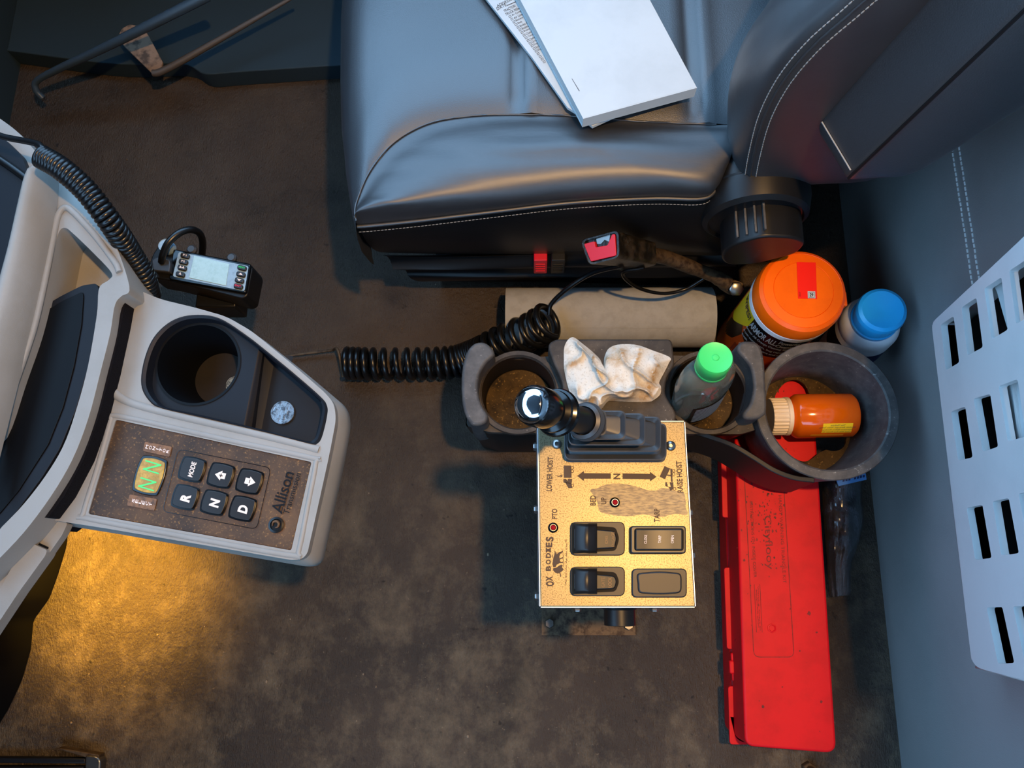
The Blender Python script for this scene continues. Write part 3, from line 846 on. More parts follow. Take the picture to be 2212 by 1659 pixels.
for h_ in (hl, hr):
    hh = catmull(h_, 60, closed=True)
    slab('end_wall', [tuple(q) for q in hh], 0.222, 0.118, M['dusty_grey'], org, bevel=0.0035, bseg=3)
# round side cup
rc = P(1786, 885, 0.205); R_ = 0.0835
ring = [(R_ - 0.012, -0.098), (R_ - 0.009, -0.095), (R_, 0.0), (R_ - 0.001, 0.0015), (R_ - 0.010, 0.0015), (R_ - 0.012, 0.0), (R_ - 0.020, -0.090), (R_ - 0.021, -0.094)]
lathe('side_cup', ring, rc, M['dusty_grey'], org, n=72, cap0=False, cap1=False, angle=30)
lobes = []
for i in range(90):
    t = 2 * math.pi * i / 90
    q = 0.045 + 0.013 * max(0, math.cos(3 * t + 0.9)) ** 0.6 - 0.003 * math.cos(6 * t)
    lobes.append(Vector((rc.x + q * math.cos(t), rc.y + q * math.sin(t), rc.z - 0.090)))
holed('cup_floor', circ3(Vector((rc.x, rc.y, rc.z - 0.090)), R_ - 0.020, 60), [lobes], (0, 0, -0.004), M['cupfloor'], org)
# the arm that carries it
ap = catmull([P(1470, 930, 0.17), P(1530, 948, 0.19), P(1580, 966, 0.2), P(1625, 992, 0.203), P(1670, 1020, 0.205), P(1715, 1037, 0.205), P(1760, 1043, 0.205)], 30)
secs = []
for i, p in enumerate(ap):
    t = (ap[min(i + 1, 29)] - ap[max(i - 1, 0)]).normalized(); n_ = Vector((-t.y, t.x, 0)).normalized()
    w = 0.006
    secs.append([p + n_ * w, p - n_ * 0.000, p - n_ * 0.002 - Vector((0, 0, 0.085)), p + n_ * w - Vector((0, 0, 0.085))])
v, f = loft_mesh(secs); mk('arm', v, f, M['black'], org, bevel=0.001)

# ================================================================ wipe on the organizer
o_px = [(1218, 778), (1219, 750), (1228, 733), (1240, 729), (1258, 742), (1280, 760), (1296, 776), (1303, 790), (1306, 770), (1316, 752), (1338, 744), (1375, 745), (1410, 757), (1447, 772), (1444, 786), (1434, 806), (1424, 826), (1428, 836), (1426, 852), (1412, 864), (1400, 868), (1360, 868), (1322, 866), (1312, 868), (1296, 886), (1276, 890), (1252, 880), (1236, 862), (1226, 832), (1219, 800)]
ou = catmull(o_px, 180, closed=True)
cx_, cy_ = 1318, 825
V = []; Fc = []
NR = 46
for k in range(NR + 1):
    u = k / NR
    for i, q in enumerate(ou):
        x_, y_ = cx_ + (q.x - cx_) * u, cy_ + (q.y - cy_) * u
        nx = noise.noise(Vector((x_ * 0.02, y_ * 0.02, 1.3))); ny = noise.noise(Vector((x_ * 0.02, y_ * 0.02, 7.7)))
        a1 = math.sin((x_ * 0.030 - y_ * 0.045) + 3.0 * nx)
        a2 = math.sin((x_ * 0.052 + y_ * 0.026) + 3.5 * ny)
        ridge = (1 - abs(a1)) ** 3 * 0.012 + (1 - abs(a2)) ** 3.2 * 0.009 + 0.006 * (nx + 0.6) + 0.0008 * noise.noise(Vector((x_ * 0.09, y_ * 0.09, 2)))
        dome = 0.011 * (1 - u ** 2)
        z = ZH + 0.0012 + (ridge * min(1, (1 - u) * 4 + 0.12) + dome)
        V.append(P(x_, y_, z))
n_ = len(ou)
for k in range(NR):
    for i in range(n_):
        j = (i + 1) % n_
        Fc.append([k * n_ + i, k * n_ + j, (k + 1) * n_ + j, (k + 1) * n_ + i])
rag = mk('cleaning_wipe', V, Fc, M['cloth'], None, smooth=True, angle=180, origin=tuple(P(1318, 825, ZH)))
tag(rag, 'crumpled white perforated wipe with brown stains on the organizer', 'wipe')

# ================================================================ clear bottle with green cap
bt_ = thing('plastic_bottle', 'clear plastic bottle with bright green cap leaning in the organizer well', 'bottle', tuple(P(1500, 880, ZD - 0.05)))
b0 = P(1492, 888, 0.150); b1 = P(1546, 772, 0.325)
axb = (b1 - b0).normalized(); Lb = (b1 - b0).length
maj = Vector((0.93, 0.36, 0)); maj = (maj - axb * maj.dot(axb)).normalized(); mnr = axb.cross(maj)
def el(h, a, b, n=56, ox=0.0): return [b0 + axb * h + maj * (a * math.cos(2 * math.pi * i / n) + ox) + mnr * (b * math.sin(2 * math.pi * i / n)) for i in range(n)]
sh = Lb - 0.030
secs = [el(0.0, 0.020, 0.012), el(0.002, 0.026, 0.017), el(0.008, 0.029, 0.0195), el(0.05, 0.032, 0.021), el(sh - 0.055, 0.034, 0.022), el(sh - 0.040, 0.0345, 0.0225), el(sh - 0.034, 0.0325, 0.0215), el(sh - 0.028, 0.0335, 0.0220), el(sh - 0.014, 0.031, 0.0205), el(sh - 0.005, 0.0225, 0.0185), el(sh, 0.0165, 0.0160), el(sh + 0.004, 0.0155, 0.0155)]
v, f = loft_mesh(secs)
mk('body', v, f, M['clear'], bt_, smooth=True, angle=60)
capb = b0 + axb * (sh + 0.002)
lathe('cap', [(0.0, 0.0), (0.0178, 0.0), (0.0178, 0.003), (0.0170, 0.0035), (0.0178, 0.005), (0.0178, 0.012), (0.0182, 0.013), (0.0182, 0.026), (0.0172, 0.028), (0.0160, 0.0275), (0.004, 0.0272), (0.003, 0.0282), (0.0, 0.0284)], capb, M['greencap'], bt_, axis=axb, n=48, angle=30)
lab = []
for k in range(2):
    h_ = (0.03, 0.085)[k]
    lab.append([b0 + axb * (h_ + 0.012 * (i / 14 - 0.5)) + maj * (0.0334 * math.cos(t)) + mnr * (0.0224 * math.sin(t)) for i in range(15) for t in [-2.15 + 1.75 * i / 14]])
v, f = loft_mesh(lab, closed=False); lb = mk('label', v, f, M['label_black'], bt_, smooth=True)
ms = []
for r_ in range(9):
    h_ = 0.036 + r_ * 0.0052
    lo = [[b0 + axb * (h_ + dh + 0.012 * (i / 14 - 0.5)) + maj * (0.0336 * math.cos(t)) + mnr * (0.0226 * math.sin(t)) for i in range(1, 14) for t in [-2.15 + 1.75 * i / 14]] for dh in (0, 0.0018)]
    ms.append(loft_mesh(lo, closed=False))
v, f = join_meshes(ms); mk('print_lines', v, f, M['paper'], lb, smooth=True, kind='stuff')

# ================================================================ hoist control box
ZB = 0.39
ctl = thing('hoist_control_box', 'brushed metal hoist control box with rubber booted lever and rocker switches', 'control box', tuple(P(1330, 1110, 0.0)))
bx = [(1163, 911), (1478, 911), (1501, 1310), (1168, 1310)]
tp = [P(a, b, ZB) for a, b in bx]
bw = [Vector((p.x, p.y, 0)) for p in tp]
# one folded sheet: top plate with lips
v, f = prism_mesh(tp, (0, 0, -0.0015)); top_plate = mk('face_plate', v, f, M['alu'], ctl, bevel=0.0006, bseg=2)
for i in range(4):
    a, b = tp[i], tp[(i + 1) % 4]
    n_ = Vector(((b - a).y, -(b - a).x, 0)).normalized()
    c_ = (tp[0] + tp[2]) / 2
    if n_.dot(c_ - a) > 0: n_ = -n_
    v, f = prism_mesh([a + n_ * 0.0012 - Vector((0, 0, 0.0006)), b + n_ * 0.0012 - Vector((0, 0, 0.0006)), b + n_ * 0.0022 - Vector((0, 0, 0.02)), a + n_ * 0.0022 - Vector((0, 0, 0.02))], -n_ * 0.0012)
    mk('plate_lip', v, f, M['alu_edge'], ctl, bevel=0.0003)
cb_ = (tp[0] + tp[2]) / 2
inn = [Vector((cb_.x + (p.x - cb_.x) * 0.985, cb_.y + (p.y - cb_.y) * 0.985, 0.388)) for p in tp]
v, f = prism_mesh(inn, (0, 0, -0.16)); mk('housing', v, f, M['black'], ctl, bevel=0.002)
ped = [Vector((cb_.x + (p.x - cb_.x) * 0.62 - 0.02, cb_.y + (p.y - cb_.y) * 0.8, 0.23)) for p in tp]
v, f = prism_mesh(ped, (0, 0, -0.227)); mk('pedestal', v, f, M['black'], ctl, bevel=0.002)
fp = [P(1170, 1372, 0.004), P(1373, 1372, 0.004)]
v, f = prism_mesh([fp[0], fp[1], Vector((fp[1].x, 0.06, 0.004)), Vector((fp[0].x, 0.06, 0.004))], (0, 0, -0.0035)); mk('floor_plate', v, f, M['rust'], ctl)
for (a, b) in ((1187, 1346), (1357, 1350)):
    lathe('bolt', [(0.0068, 0), (0.0068, 0.006), (0.0058, 0.0075), (0, 0.0078)], P(a, b, 0.004), M['steel'], ctl, n=6)
def side_bolt(px, py, dirv, z):
    if abs(dirv[0]) > 0:
        i = 0 if dirv[0] < 0 else 1
        a, b = (tp[0], tp[3]) if dirv[0] < 0 else (tp[1], tp[2])
        q = P(px, py, z); t = (q.y - a.y) / (b.y - a.y); base = a.lerp(b, t); base.z = z
    else:
        a, b = tp[3], tp[2]; q = P(px, py, z); t = (q.x - a.x) / (b.x - a.x); base = a.lerp(b, t); base.z = z
    lathe('hex_screw', [(0.0042, 0), (0.0042, 0.0035), (0.0034, 0.005), (0.0, 0.005)], base, M['steel'], ctl, axis=dirv, n=6)
for (a, b) in ((1158, 965), (1158, 1100), (1160, 1288)): side_bolt(a, b, (-1, 0, 0), 0.376)
for (a, b) in ((1494, 1108), (1498, 1200)): side_bolt(a, b, (1, 0, 0), 0.376)
for (a, b) in ((1247, 1316), (1413, 1318)): side_bolt(a, b, (0, -1, 0), 0.37)
sq = P(1338, 1316, 0.345); fy_ = tp[2].y - 0.001
lathe('power_socket', [(0.0165, 0), (0.0165, 0.003), (0.0145, 0.004), (0.0145, 0.018), (0.012, 0.0185), (0.0115, 0.006), (0, 0.006)], (sq.x, fy_, 0.345), M['black'], ctl, axis=(0, -1, 0), n=36)

# print on the face plate
zp = ZB + 0.00035
UP = (0.0, -1.0)
def etch(s, c, h, w, rd=UP, bold=0.0, m='etch', z=zp, par=None): return text_px('lettering', s, c, rd, h, z, M[m], par or ctl, w=w, bold=bold)
etch('LOWER HOIST', (1187.5, 1024), 12.5, 74, (0.045, -1), 0.028)
etch('RAISE HOIST', (1468, 1030), 12.5, 68, (-0.05, -1), 0.028)
etch('BED', (1281, 1081), 12, 22, bold=0.028); etch('UP', (1304, 1082), 12, 15, bold=0.028)
etch('PTO', (1198, 1110), 12, 22, bold=0.028); etch('TARP', (1419, 1113), 12, 29, bold=0.028)
etch('N', (1332.5, 1029), 15, 12, bold=0.03)
hs_ = [15, 12.5, 10, 9.5, 9.5, 10.5, 13, 17.5]
letters = [('O', 1261, 18), ('X', 1250, 15), ('B', 1228, 11), ('O', 1214, 11), ('D', 1200, 11), ('I', 1188.5, 11), ('E', 1177, 14), ('S', 1164.5, 17)]
for s, yy, hh_ in letters:
    ww = 11 if s != 'I' else 6
    text_px('lettering', s, (1179 + hh_ / 2, yy), UP, hh_, zp, M['etch'], ctl, w=ww, bold=0.045)
    if s == 'I':
        flat_px('lettering', [rect(1179, yy + 2.5, 1182, yy + 5), rect(1179, yy - 5, 1182, yy - 2.5), rect(1187, yy + 2.5, 1190, yy + 5), rect(1187, yy - 5, 1190, yy - 2.5)], zp, M['etch'], ctl)
etch('"As Strong As An Ox"', (1223.5, 1218), 4.2, 96, (0.02, -1), 0.02)
etch('c', (1222.5, 1167), 2.2, 2.4)
flat_px('copyright_ring', [[(1222.5 + r_ * math.cos(t), 1167 + r_ * math.sin(t)) for r_, t in ((2.6, a), (2.6, b), (2.0, b), (2.0, a))] for a, b in [(2 * math.pi * i / 14, 2 * math.pi * (i + 1) / 14) for i in range(14)]], zp, M['etch'], ctl)
# ox emblem
def zz3(pts): return [(1160 + a / 10.37, 1140 + b / 10.37) for a, b in pts]
ox = zz3([(372, 660), (400, 560), (440, 590), (500, 545), (545, 530), (560, 560), (520, 590), (500, 640), (505, 690), (520, 760), (500, 800), (440, 830), (420, 880), (365, 885), (350, 830), (355, 740)])
head = zz3([(365, 905), (430, 895), (480, 860), (540, 825), (575, 850), (560, 890), (600, 930), (560, 980), (520, 1000), (470, 1030), (400, 1000), (360, 950)])
flat_px('ox_emblem', [ox, head, zz3([(508, 545), (575, 520), (580, 545), (520, 570)]), zz3([(500, 690), (580, 655), (585, 680), (510, 715)]), zz3([(505, 760), (580, 770), (585, 795), (510, 790)]),
     zz3([(572, 480), (580, 480), (602, 880), (592, 880)]), zz3([(385, 580), (395, 525), (410, 525), (445, 575), (432, 585), (402, 545)]), zz3([(330, 575), (342, 600), (362, 665), (350, 680), (335, 620)]), zz3([(500, 1010), (520, 1000), (545, 1080), (530, 1105), (512, 1085), (525, 1070)])], zp, M['etch'], ctl)
# arrows
flat_px('arrow', [[(1247, 1028), (1261.5, 1017), (1261.5, 1022), (1319.5, 1022.5), (1319.5, 1034), (1261.5, 1034), (1261.5, 1039)]], zp, M['etch'], ctl)
flat_px('arrow', [[(1418.5, 1030), (1404, 1040), (1404, 1035.5), (1345, 1034.5), (1345, 1022.5), (1404, 1023.5), (1404, 1019)]], zp, M['etch'], ctl)
def z2(pts): return [(1150 + a / 6.144, 900 + b / 6.144) for a, b in pts]
def ring_px(cx, cy, r1, r0): return [[(cx + r_ * math.cos(t), cy + r_ * math.sin(t)) for r_, t in ((r1, a), (r1, b), (r0, b), (r0, a))] for a, b in [(2 * math.pi * i / 16, 2 * math.pi * (i + 1) / 16) for i in range(16)]]
def wheel(a, b): return ring_px(1150 + a / 6.144, 900 + b / 6.144, 3.6, 2.4)
flat_px('truck_emblem', [z2([(417, 648), (512, 648), (520, 735), (520, 812), (417, 812)]), z2([(412, 826), (440, 826), (440, 880), (470, 935), (480, 950), (530, 945), (520, 895), (530, 826), (470, 826), (470, 880), (452, 872), (430, 880), (412, 870)]), z2([(298, 772), (350, 788), (375, 780), (370, 768), (405, 785), (382, 808), (378, 795), (345, 798)])] + wheel(530, 680) + wheel(530, 725) + wheel(532, 915), zp, M['etch'], ctl)
flat_px('tipping_truck_emblem', [z2([(1755, 655), (1830, 690), (1760, 830), (1690, 797)]), z2([(1830, 690), (1855, 690), (1862, 865), (1842, 865)]), z2([(1785, 770), (1835, 770), (1835, 790), (1790, 785)]), z2([(1765, 870), (1785, 870), (1800, 930), (1840, 935), (1820, 870), (1870, 870), (1875, 960), (1830, 985), (1815, 940), (1765, 920)])] + wheel(1875, 718) + wheel(1875, 762) + wheel(1888, 958), zp, M['etch'], ctl)
# scuffed patch where the coating has worn off
sc = catmull(z2([(770, 980), (860, 950), (980, 900), (1120, 885), (1280, 905), (1420, 940), (1600, 985), (1740, 950), (1900, 990), (2010, 1010), (2040, 1200), (2050, 1300), (1900, 1290), (1700, 1330), (1500, 1300), (1300, 1320), (1100, 1310), (900, 1260), (860, 1120)]), 90, closed=True)
sc = [(q.x + 2.2 * noise.noise(Vector((q.x * .35, q.y * .35, 0))), q.y + 2.2 * noise.noise(Vector((q.x * .35, q.y * .35, 9)))) for q in sc]
M['scuff'] = mat('scuffed_plate', '#5c554b', 0.5, metal=0.5, col2='#80755c', nscale=420, nstretch=(0.4, 1.5, 1), nlo=0.38, nhi=0.60)
flat_px('scuff_mark', [sc], ZB + 0.0001, M['scuff'], ctl)
# indicators
for (a, b) in ((1328, 1085.5), (1195, 1140)):
    q = P(a, b, ZB)
    li = lathe('indicator', [(0.0046, 0.0), (0.0046, 0.0012), (0.0036, 0.0022), (0.0030, 0.0018), (0.0030, 0.0)], q, M['blackgloss'], ctl, n=28, cap0=False, cap1=False)
    lathe('collar', [(0.0031, 0.0012), (0.0030, 0.0026), (0.0027, 0.0026), (0.0026, 0.001)], q, M['steel'], li, n=28, cap0=False, cap1=False)
    lathe('lens', [(0.0026, 0.001), (0.0025, 0.0024), (0.0018, 0.0034), (0.0, 0.0038)], q, M['redled'], li, n=24)
# button head screws
for (a, b) in ((1202.5, 959), (1448.5, 963)):
    q = P(a, b, ZB)
    lathe('button_screw', [(0.0048, 0), (0.0046, 0.001), (0.0036, 0.0024), (0.0018, 0.003), (0.0016, 0.0012), (0, 0.0012)], q, M['steel'], ctl, n=28, cap0=False)
# rocker switches
def rkr(x0, y0, x1, y1, r, name='rocker_switch'):
    return slab(name, rnd(rect(x0, y0, x1, y1), r), ZB + 0.003, ZB, M['bezel'], ctl, bevel=0.0008)
def covered(x0, y0, x1, y1, words):
    b = rkr(x0, y0, x1, y1, 14)
    zq = ZB + 0.0032
    cx_ = (x0 + x1) / 2
    slab('well', rnd([(x0 + 6, y0 + 7), (x1 - 20, y0 + 12), (x1 - 12, (y0 + y1) / 2), (x1 - 20, y1 - 10), (x0 + 6, y1 - 6)], 8), zq, ZB + 0.002, M['wellblack'], b)
    # barrel-shaped rocker, sloping down to the right
    pts = rnd([(x0 + 8, y0 + 12), (x1 - 22, y0 + 20), (x1 - 17, (y0 + y1) / 2), (x1 - 22, y1 - 16), (x0 + 8, y1 - 12)], 6)
    v = []; n_ = len(pts)
    for q in pts: v.append(P(q[0], q[1], ZB + 0.0105 - 0.0060 * (q[0] - x0) / (x1 - x0)))
    v += [Vector((p.x, p.y, ZB + 0.001)) for p in v[:n_]]
    f = [list(range(n_)), list(range(2 * n_ - 1, n_ - 1, -1))] + [[i, (i + 1) % n_, n_ + (i + 1) % n_, n_ + i] for i in range(n_)]
    rk = mk('rocker', v, f, M['switch'], b, bevel=0.001, bseg=3)
    # lock slider: hump over the left end
    hump = []
    for (xx, zz, ins) in ((x0 + 3, 0.003, 3), (x0 + 5, 0.0075, 2), (x0 + 12, 0.011, 3), (x0 + 30, 0.0150, 4), (x0 + 37, 0.0158, 4), (x0 + 40, 0.0150, 3), (x0 + 57, 0.0115, 3), (x0 + 58, 0.0095, 3)):
        yy0, yy1 = y0 + ins, y1 - ins - 1
        hump.append([P(xx, yy0, ZB + 0.002), P(xx, yy0 + 3, ZB + zz * 0.85), P(xx, yy0 + 9, ZB + zz)] + [P(xx, yy1 - 9, ZB + zz), P(xx, yy1 - 3, ZB + zz * 0.85), P(xx, yy1, ZB + 0.002)])
    v, f = loft_mesh(hump); mk('lock_slider', v, f, M['switch'], b, smooth=True, angle=50)
    for s, xx, hh_, ww in words:
        yc = (y0 + y1) / 2 + 2
        text_px('lettering', s, (xx, yc), UP, hh_, 0, M['tagbrown'], b, w=ww, surf=lambda a, c: P(a, c, ZB + 0.0108 - 0.0060 * (a - x0) / (x1 - x0)))
covered(1232, 1127, 1350, 1200, [('DIS', 1310, 5.5, 17), ('ENGAGE', 1324, 6, 32)])
covered(1232, 1224, 1350, 1288, [('GATE', 1303, 7.5, 21), ('LOCK', 1317.5, 7.5, 22)])
b = slab('rocker_switch', rnd(rect(1362, 1136, 1482, 1196), 7), ZB + 0.007, ZB, M['switch'], ctl, bevel=0.0012)
slab('well', rnd(rect(1370, 1141, 1477, 1190), 7), ZB + 0.0073, ZB + 0.006, M['wellblack'], b)
def rk_surf(a, c): return P(a, c, ZB + 0.0082 + 0.0022 * abs((a - 1423) / 50))
v = []; xs_ = [1373, 1390, 1423, 1455, 1474]
for x_ in xs_: v += [rk_surf(x_, 1143), rk_surf(x_, 1188)]
n_ = len(v)
v += [Vector((p.x, p.y, ZB + 0.006)) for p in v]
f = []
for i in range(len(xs_) - 1):
    f.append([2 * i, 2 * i + 1, 2 * i + 3, 2 * i + 2]); f.append([n_ + 2 * i, n_ + 2 * i + 1, n_ + 2 * i + 3, n_ + 2 * i + 2])
    f.append([2 * i, 2 * i + 2, n_ + 2 * i + 2, n_ + 2 * i]); f.append([2 * i + 1, 2 * i + 3, n_ + 2 * i + 3, n_ + 2 * i + 1])
f += [[0, 1, n_ + 1, n_], [n_ - 2, n_ - 1, 2 * n_ - 1, 2 * n_ - 2]]
rk = mk('rocker', v, f, M['switch'], b, bevel=0.001, bseg=3)
for s, xx, w_ in (('CLOSE', 1394.5, 19), ('TARP', 1425, 16), ('OPEN', 1452.5, 17)):
    text_px('lettering', s, (xx, 1165), (0.05, -1), 6, 0, M['print'], b, w=w_, surf=lambda a, c: rk_surf(a, c) + Vector((0, 0, 0.0003)))
b = slab('blank_switch', rnd(rect(1365, 1228, 1484, 1291), 12), ZB + 0.003, ZB, M['bezel'], ctl, bevel=0.001)
bl = catmull([(1378, 1240), (1400, 1236), (1425, 1234.5), (1450, 1236), (1470, 1240), (1473, 1260), (1470, 1279), (1450, 1283), (1425, 1284), (1400, 1283), (1381, 1279), (1378, 1260)], 60, closed=True)
slab('blank_cap', [tuple(q) for q in bl], ZB + 0.0052, ZB + 0.002, M['bezel'], b, bevel=0.0014, bseg=3)

# rubber boot and lever
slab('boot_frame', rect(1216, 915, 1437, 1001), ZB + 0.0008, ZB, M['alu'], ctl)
ridges = [(1219, 1438, 916, 999, 0.0), (1220, 1440, 914, 994, 0.010), (1224, 1428, 900, 976, 0.024), (1228, 1394, 893, 962, 0.038), (1233, 1352, 887, 950, 0.050), (1239, 1310, 885, 941, 0.060), (1246, 1288, 888, 934, 0.068)]
secs = []
def bsec2(L0, R0, T0, B0, z, ins=0, r=14): return [P(q[0], q[1], ZB + 0.001 + z) for q in rnd([(L0 + ins * .5, T0 + ins), (R0 - ins, T0 + ins), (R0 - ins, B0 - ins), (L0 + ins * .5, B0 - ins)], r, 5)]
for k, (a, b_, c_, d_, z) in enumerate(ridges):
    if k > 1: secs.append(bsec2(a, b_, c_, d_, z - 0.0105, 15, 8)); secs.append(bsec2(a, b_, c_, d_, z - 0.0022, 1.0))
    else: secs.append(bsec2(a, b_, c_, d_, z - 0.0016, 0.5))
    secs.append(bsec2(a, b_, c_, d_, z, 0.0)); secs.append(bsec2(a, b_, c_, d_, z + 0.0004, 2.5))
    if 0 < k < len(ridges) - 1: secs.append(bsec2(a, b_, c_, d_, z - 0.0030, 12, 9))
v, f = loft_mesh(secs)
mk('rubber_boot', v, f, M['rubber'], ctl, smooth=True, angle=32)
l0 = P(1266, 911, ZB + 0.062); l1 = P(1148, 874, 0.545)
axl = (l1 - l0).normalized(); Ll = (l1 - l0).length
lathe('boot_neck', [(0.0165, -0.004), (0.0170, 0.000), (0.0150, 0.003), (0.0155, 0.006), (0.0125, 0.008), (0.0125, 0.0)], l0, M['rubber'], ctl, axis=axl, n=40, cap1=False)
lathe('lever_shaft', [(0.0115, 0.0), (0.0105, Ll - 0.035)], l0, M['black'], ctl, axis=axl, n=32)
hk = Ll - 0.050
kb = lathe('lever_knob', [(0.010, hk), (0.0185, hk + 0.002), (0.0195, hk + 0.005), (0.0185, hk + 0.008), (0.0150, hk + 0.010), (0.0170, hk + 0.012), (0.0165, hk + 0.015), (0.0125, hk + 0.017), (0.0125, hk + 0.022), (0.0150, hk + 0.025), (0.0158, hk + 0.030), (0.0158, hk + 0.044), (0.0150, hk + 0.049), (0.0138, hk + 0.0505), (0.0, hk + 0.0505)], l0, M['blackgloss'], ctl, axis=axl, n=56, angle=25)
lathe('chrome_cap', [(0.0142, hk + 0.049), (0.0140, hk + 0.051), (0.0120, hk + 0.0545), (0.0080, hk + 0.057), (0.0, hk + 0.058)], l0, M['chrome'], kb, axis=axl, n=56, angle=80)

# ================================================================ red warning triangle case
ZT = 0.104
kit = thing('triangle_case', 'long red plastic warning triangle case lying on the floor by the rear wall', 'case', tuple(P(1690, 1300, 0.0)))
lid_px = [(1583, 800), (1754, 800), (1808, 1628), (1610, 1612)]
lt = [P(a, b, ZT) for a, b in rnd(lid_px, [8, 8, 26, 22], 6)]
c_ = sum(lt, Vector()) / len(lt)
def scl(lp, kx, ky, z): return [Vector((c_.x + (q.x - c_.x) * kx, c_.y + (q.y - c_.y) * ky, z)) for q in lp]
v, f = loft_mesh([scl(lt, 1.0, 1.0, ZT), scl(lt, 1.02, 1.004, 0.058)], cap1=False)
lid = mk('lid', v, f, M['red'], kit, bevel=0.003, bseg=3)
v, f = loft_mesh([scl(lt, 1.03, 1.006, 0.050), scl(lt, 1.0, 1.0, 0.002)])
mk('tray', v, f, M['red'], kit, bevel=0.003, bseg=3)
# rim flange: three tongues along the left side and one along the bottom end
def fl_y(py, z=0.056): return P(1580, py, z).y
xl = lambda y: interp([lt_[0] for lt_ in LX], [lt_[1] for lt_ in LX], y)
LX = sorted([(P(a, b, 0.056).y, P(a, b, 0.056).x) for a, b in ((1553, 800), (1557, 990), (1562, 1180), (1570, 1400), (1576, 1600))])
def tongue(y_px0, y_px1, wide):
    ya, yb = fl_y(y_px0), fl_y(y_px1)
    lp = rnd([(xl(ya), ya), (xl(yb), yb), (xl(yb) + wide, yb), (xl(ya) + wide, ya)], [0.004, 0.004, 0.001, 0.001])
    v, f = prism_mesh([Vector((q[0], q[1], 0.057)) for q in lp], (0, 0, -0.005)); mk('flange', v, f, M['red'], kit, bevel=0.0008)
tongue(820, 1118, 0.022); tongue(1226, 1402, 0.022); tongue(1482, 1608, 0.022)
hg = [P(a, b, 0.056) for a, b in ((1575, 1440),)][0]
box('clasp', (xl(fl_y(1440)) + 0.010, fl_y(1440), 0.056), (0.012, 0.034, 0.012), M['red'], kit, bevel=0.002)
box('clasp_tab', (xl(fl_y(1440)) + 0.005, fl_y(1440), 0.058), (0.008, 0.016, 0.012), M['red'], kit, bevel=0.002)
v, f = prism_mesh([Vector((q.x, q.y, 0.057)) for q in scl([P(a, b, ZT) for a, b in rnd([(1600, 1560), (1806, 1575), (1812, 1634), (1614, 1618)], [2, 2, 26, 22], 6)], 1.02, 1.006, 0.057)], (0, 0, -0.005))
mk('flange', v, f, M['red'], kit, bevel=0.0008)
# raised panel outline with moulded lettering
def loop_band(name, pts, w, z, m, parent):
    n = len(pts); polys = []
    c = Vector((sum(p[0] for p in pts) / n, sum(p[1] for p in pts) / n))
    pp = [Vector((p[0], p[1])) for p in pts]
    inn = []
    for i in range(n):
        t = (pp[(i + 1) % n] - pp[i - 1]).normalized(); nn = Vector((-t.y, t.x))
        if nn.dot(c - pp[i]) < 0: nn = -nn
        inn.append(pp[i] + nn * w)
    for i in range(n): polys.append([tuple(pp[i]), tuple(pp[(i + 1) % n]), tuple(inn[(i + 1) % n]), tuple(inn[i])])
    return flat_px(name, polys, z, m, parent)
loop_band('panel_outline', [tuple(q) for q in rnd([(1605, 985), (1690, 985), (1716, 1420), (1628, 1420)], [2, 2, 14, 14], 6)], 1.4, ZT + 0.0005, M['redgrime'], lid)
DN = (0.055, 1.0)
zt_ = ZT + 0.0006
text_px('lettering', 'HANDY WARNING TRIANGLE KIT', (1690, 1165), DN, 7, zt_, M['redgrime'], lid, w=190)
text_px('lettering', 'INSTRUCTIONS ON INSIDE COVER', (1627, 1165), DN, 6, zt_, M['redgrime'], lid, w=165)
text_px('lettering', 'Cityflooy', (1659, 1172), DN, 20, zt_, M['redgrime'], lid, w=116)
loop_band('panel_outline', [(1629, 1262), (1642, 1262), (1647, 1366), (1634, 1366)], 0.9, zt_, M['redgrime'], lid)
text_px('lettering', 'Warning: Check all\nequipment often', (1638, 1314), DN, 7, zt_, M['redgrime'], lid, w=96)
lathe('hex_boss', [(0.0056, 0), (0.0056, 0.0012), (0.0042, 0.0016), (0.0036, 0.0006), (0, 0.0006)], P(1667, 1357, ZT), M['red'], lid, n=6, cap0=False)
grime = []
for i in range(240):
    a = random.gauss(1650, 26); b_ = random.gauss(1090, 75) if i % 3 else random.gauss(920, 60)
    s_ = random.uniform(0.6, 2.6)
    if 1590 < a < 1755 and 830 < b_ < 1300:
        grime.append([(a + s_ * random.uniform(.5, 1.3) * math.cos(t), b_ + s_ * random.uniform(.5, 2.0) * math.sin(t)) for t in (0, 1.0, 2.1, 3.1, 4.2, 5.2)])
for (a, b_, s_) in ((1648, 1526, 3.5), (1774, 1516, 3), (1728, 1406, 2), (1748, 1325, 4.5), (1764, 1366, 2.5), (1640, 1514, 1.5), (1690, 1484, 1.5), (1771, 1580, 1.3)):
    grime.append([(a + s_ * random.uniform(.7, 1.2) * math.cos(t), b_ + s_ * random.uniform(.7, 1.2) * math.sin(t)) for t in [2 * math.pi * i / 9 for i in range(9)]])
flat_px('grime', grime, ZT + 0.0004, M['redgrime'], lid)['kind'] = 'stuff'
# floor bolt beside the case
fb = thing('floor_bolt', 'short rusty threaded bolt standing on the floor below the red case', 'bolt', tuple(P(1745, 1652, 0)))
lathe('shank', [(0.0052, 0.0), (0.0052, 0.022), (0.004, 0.024)] , P(1745, 1660, 0), M['rust'], fb, n=20)
lathe('nut', [(0.0095, 0.0), (0.0095, 0.008), (0.0085, 0.009)], P(1745, 1660, 0), M['rust'], fb, n=6)

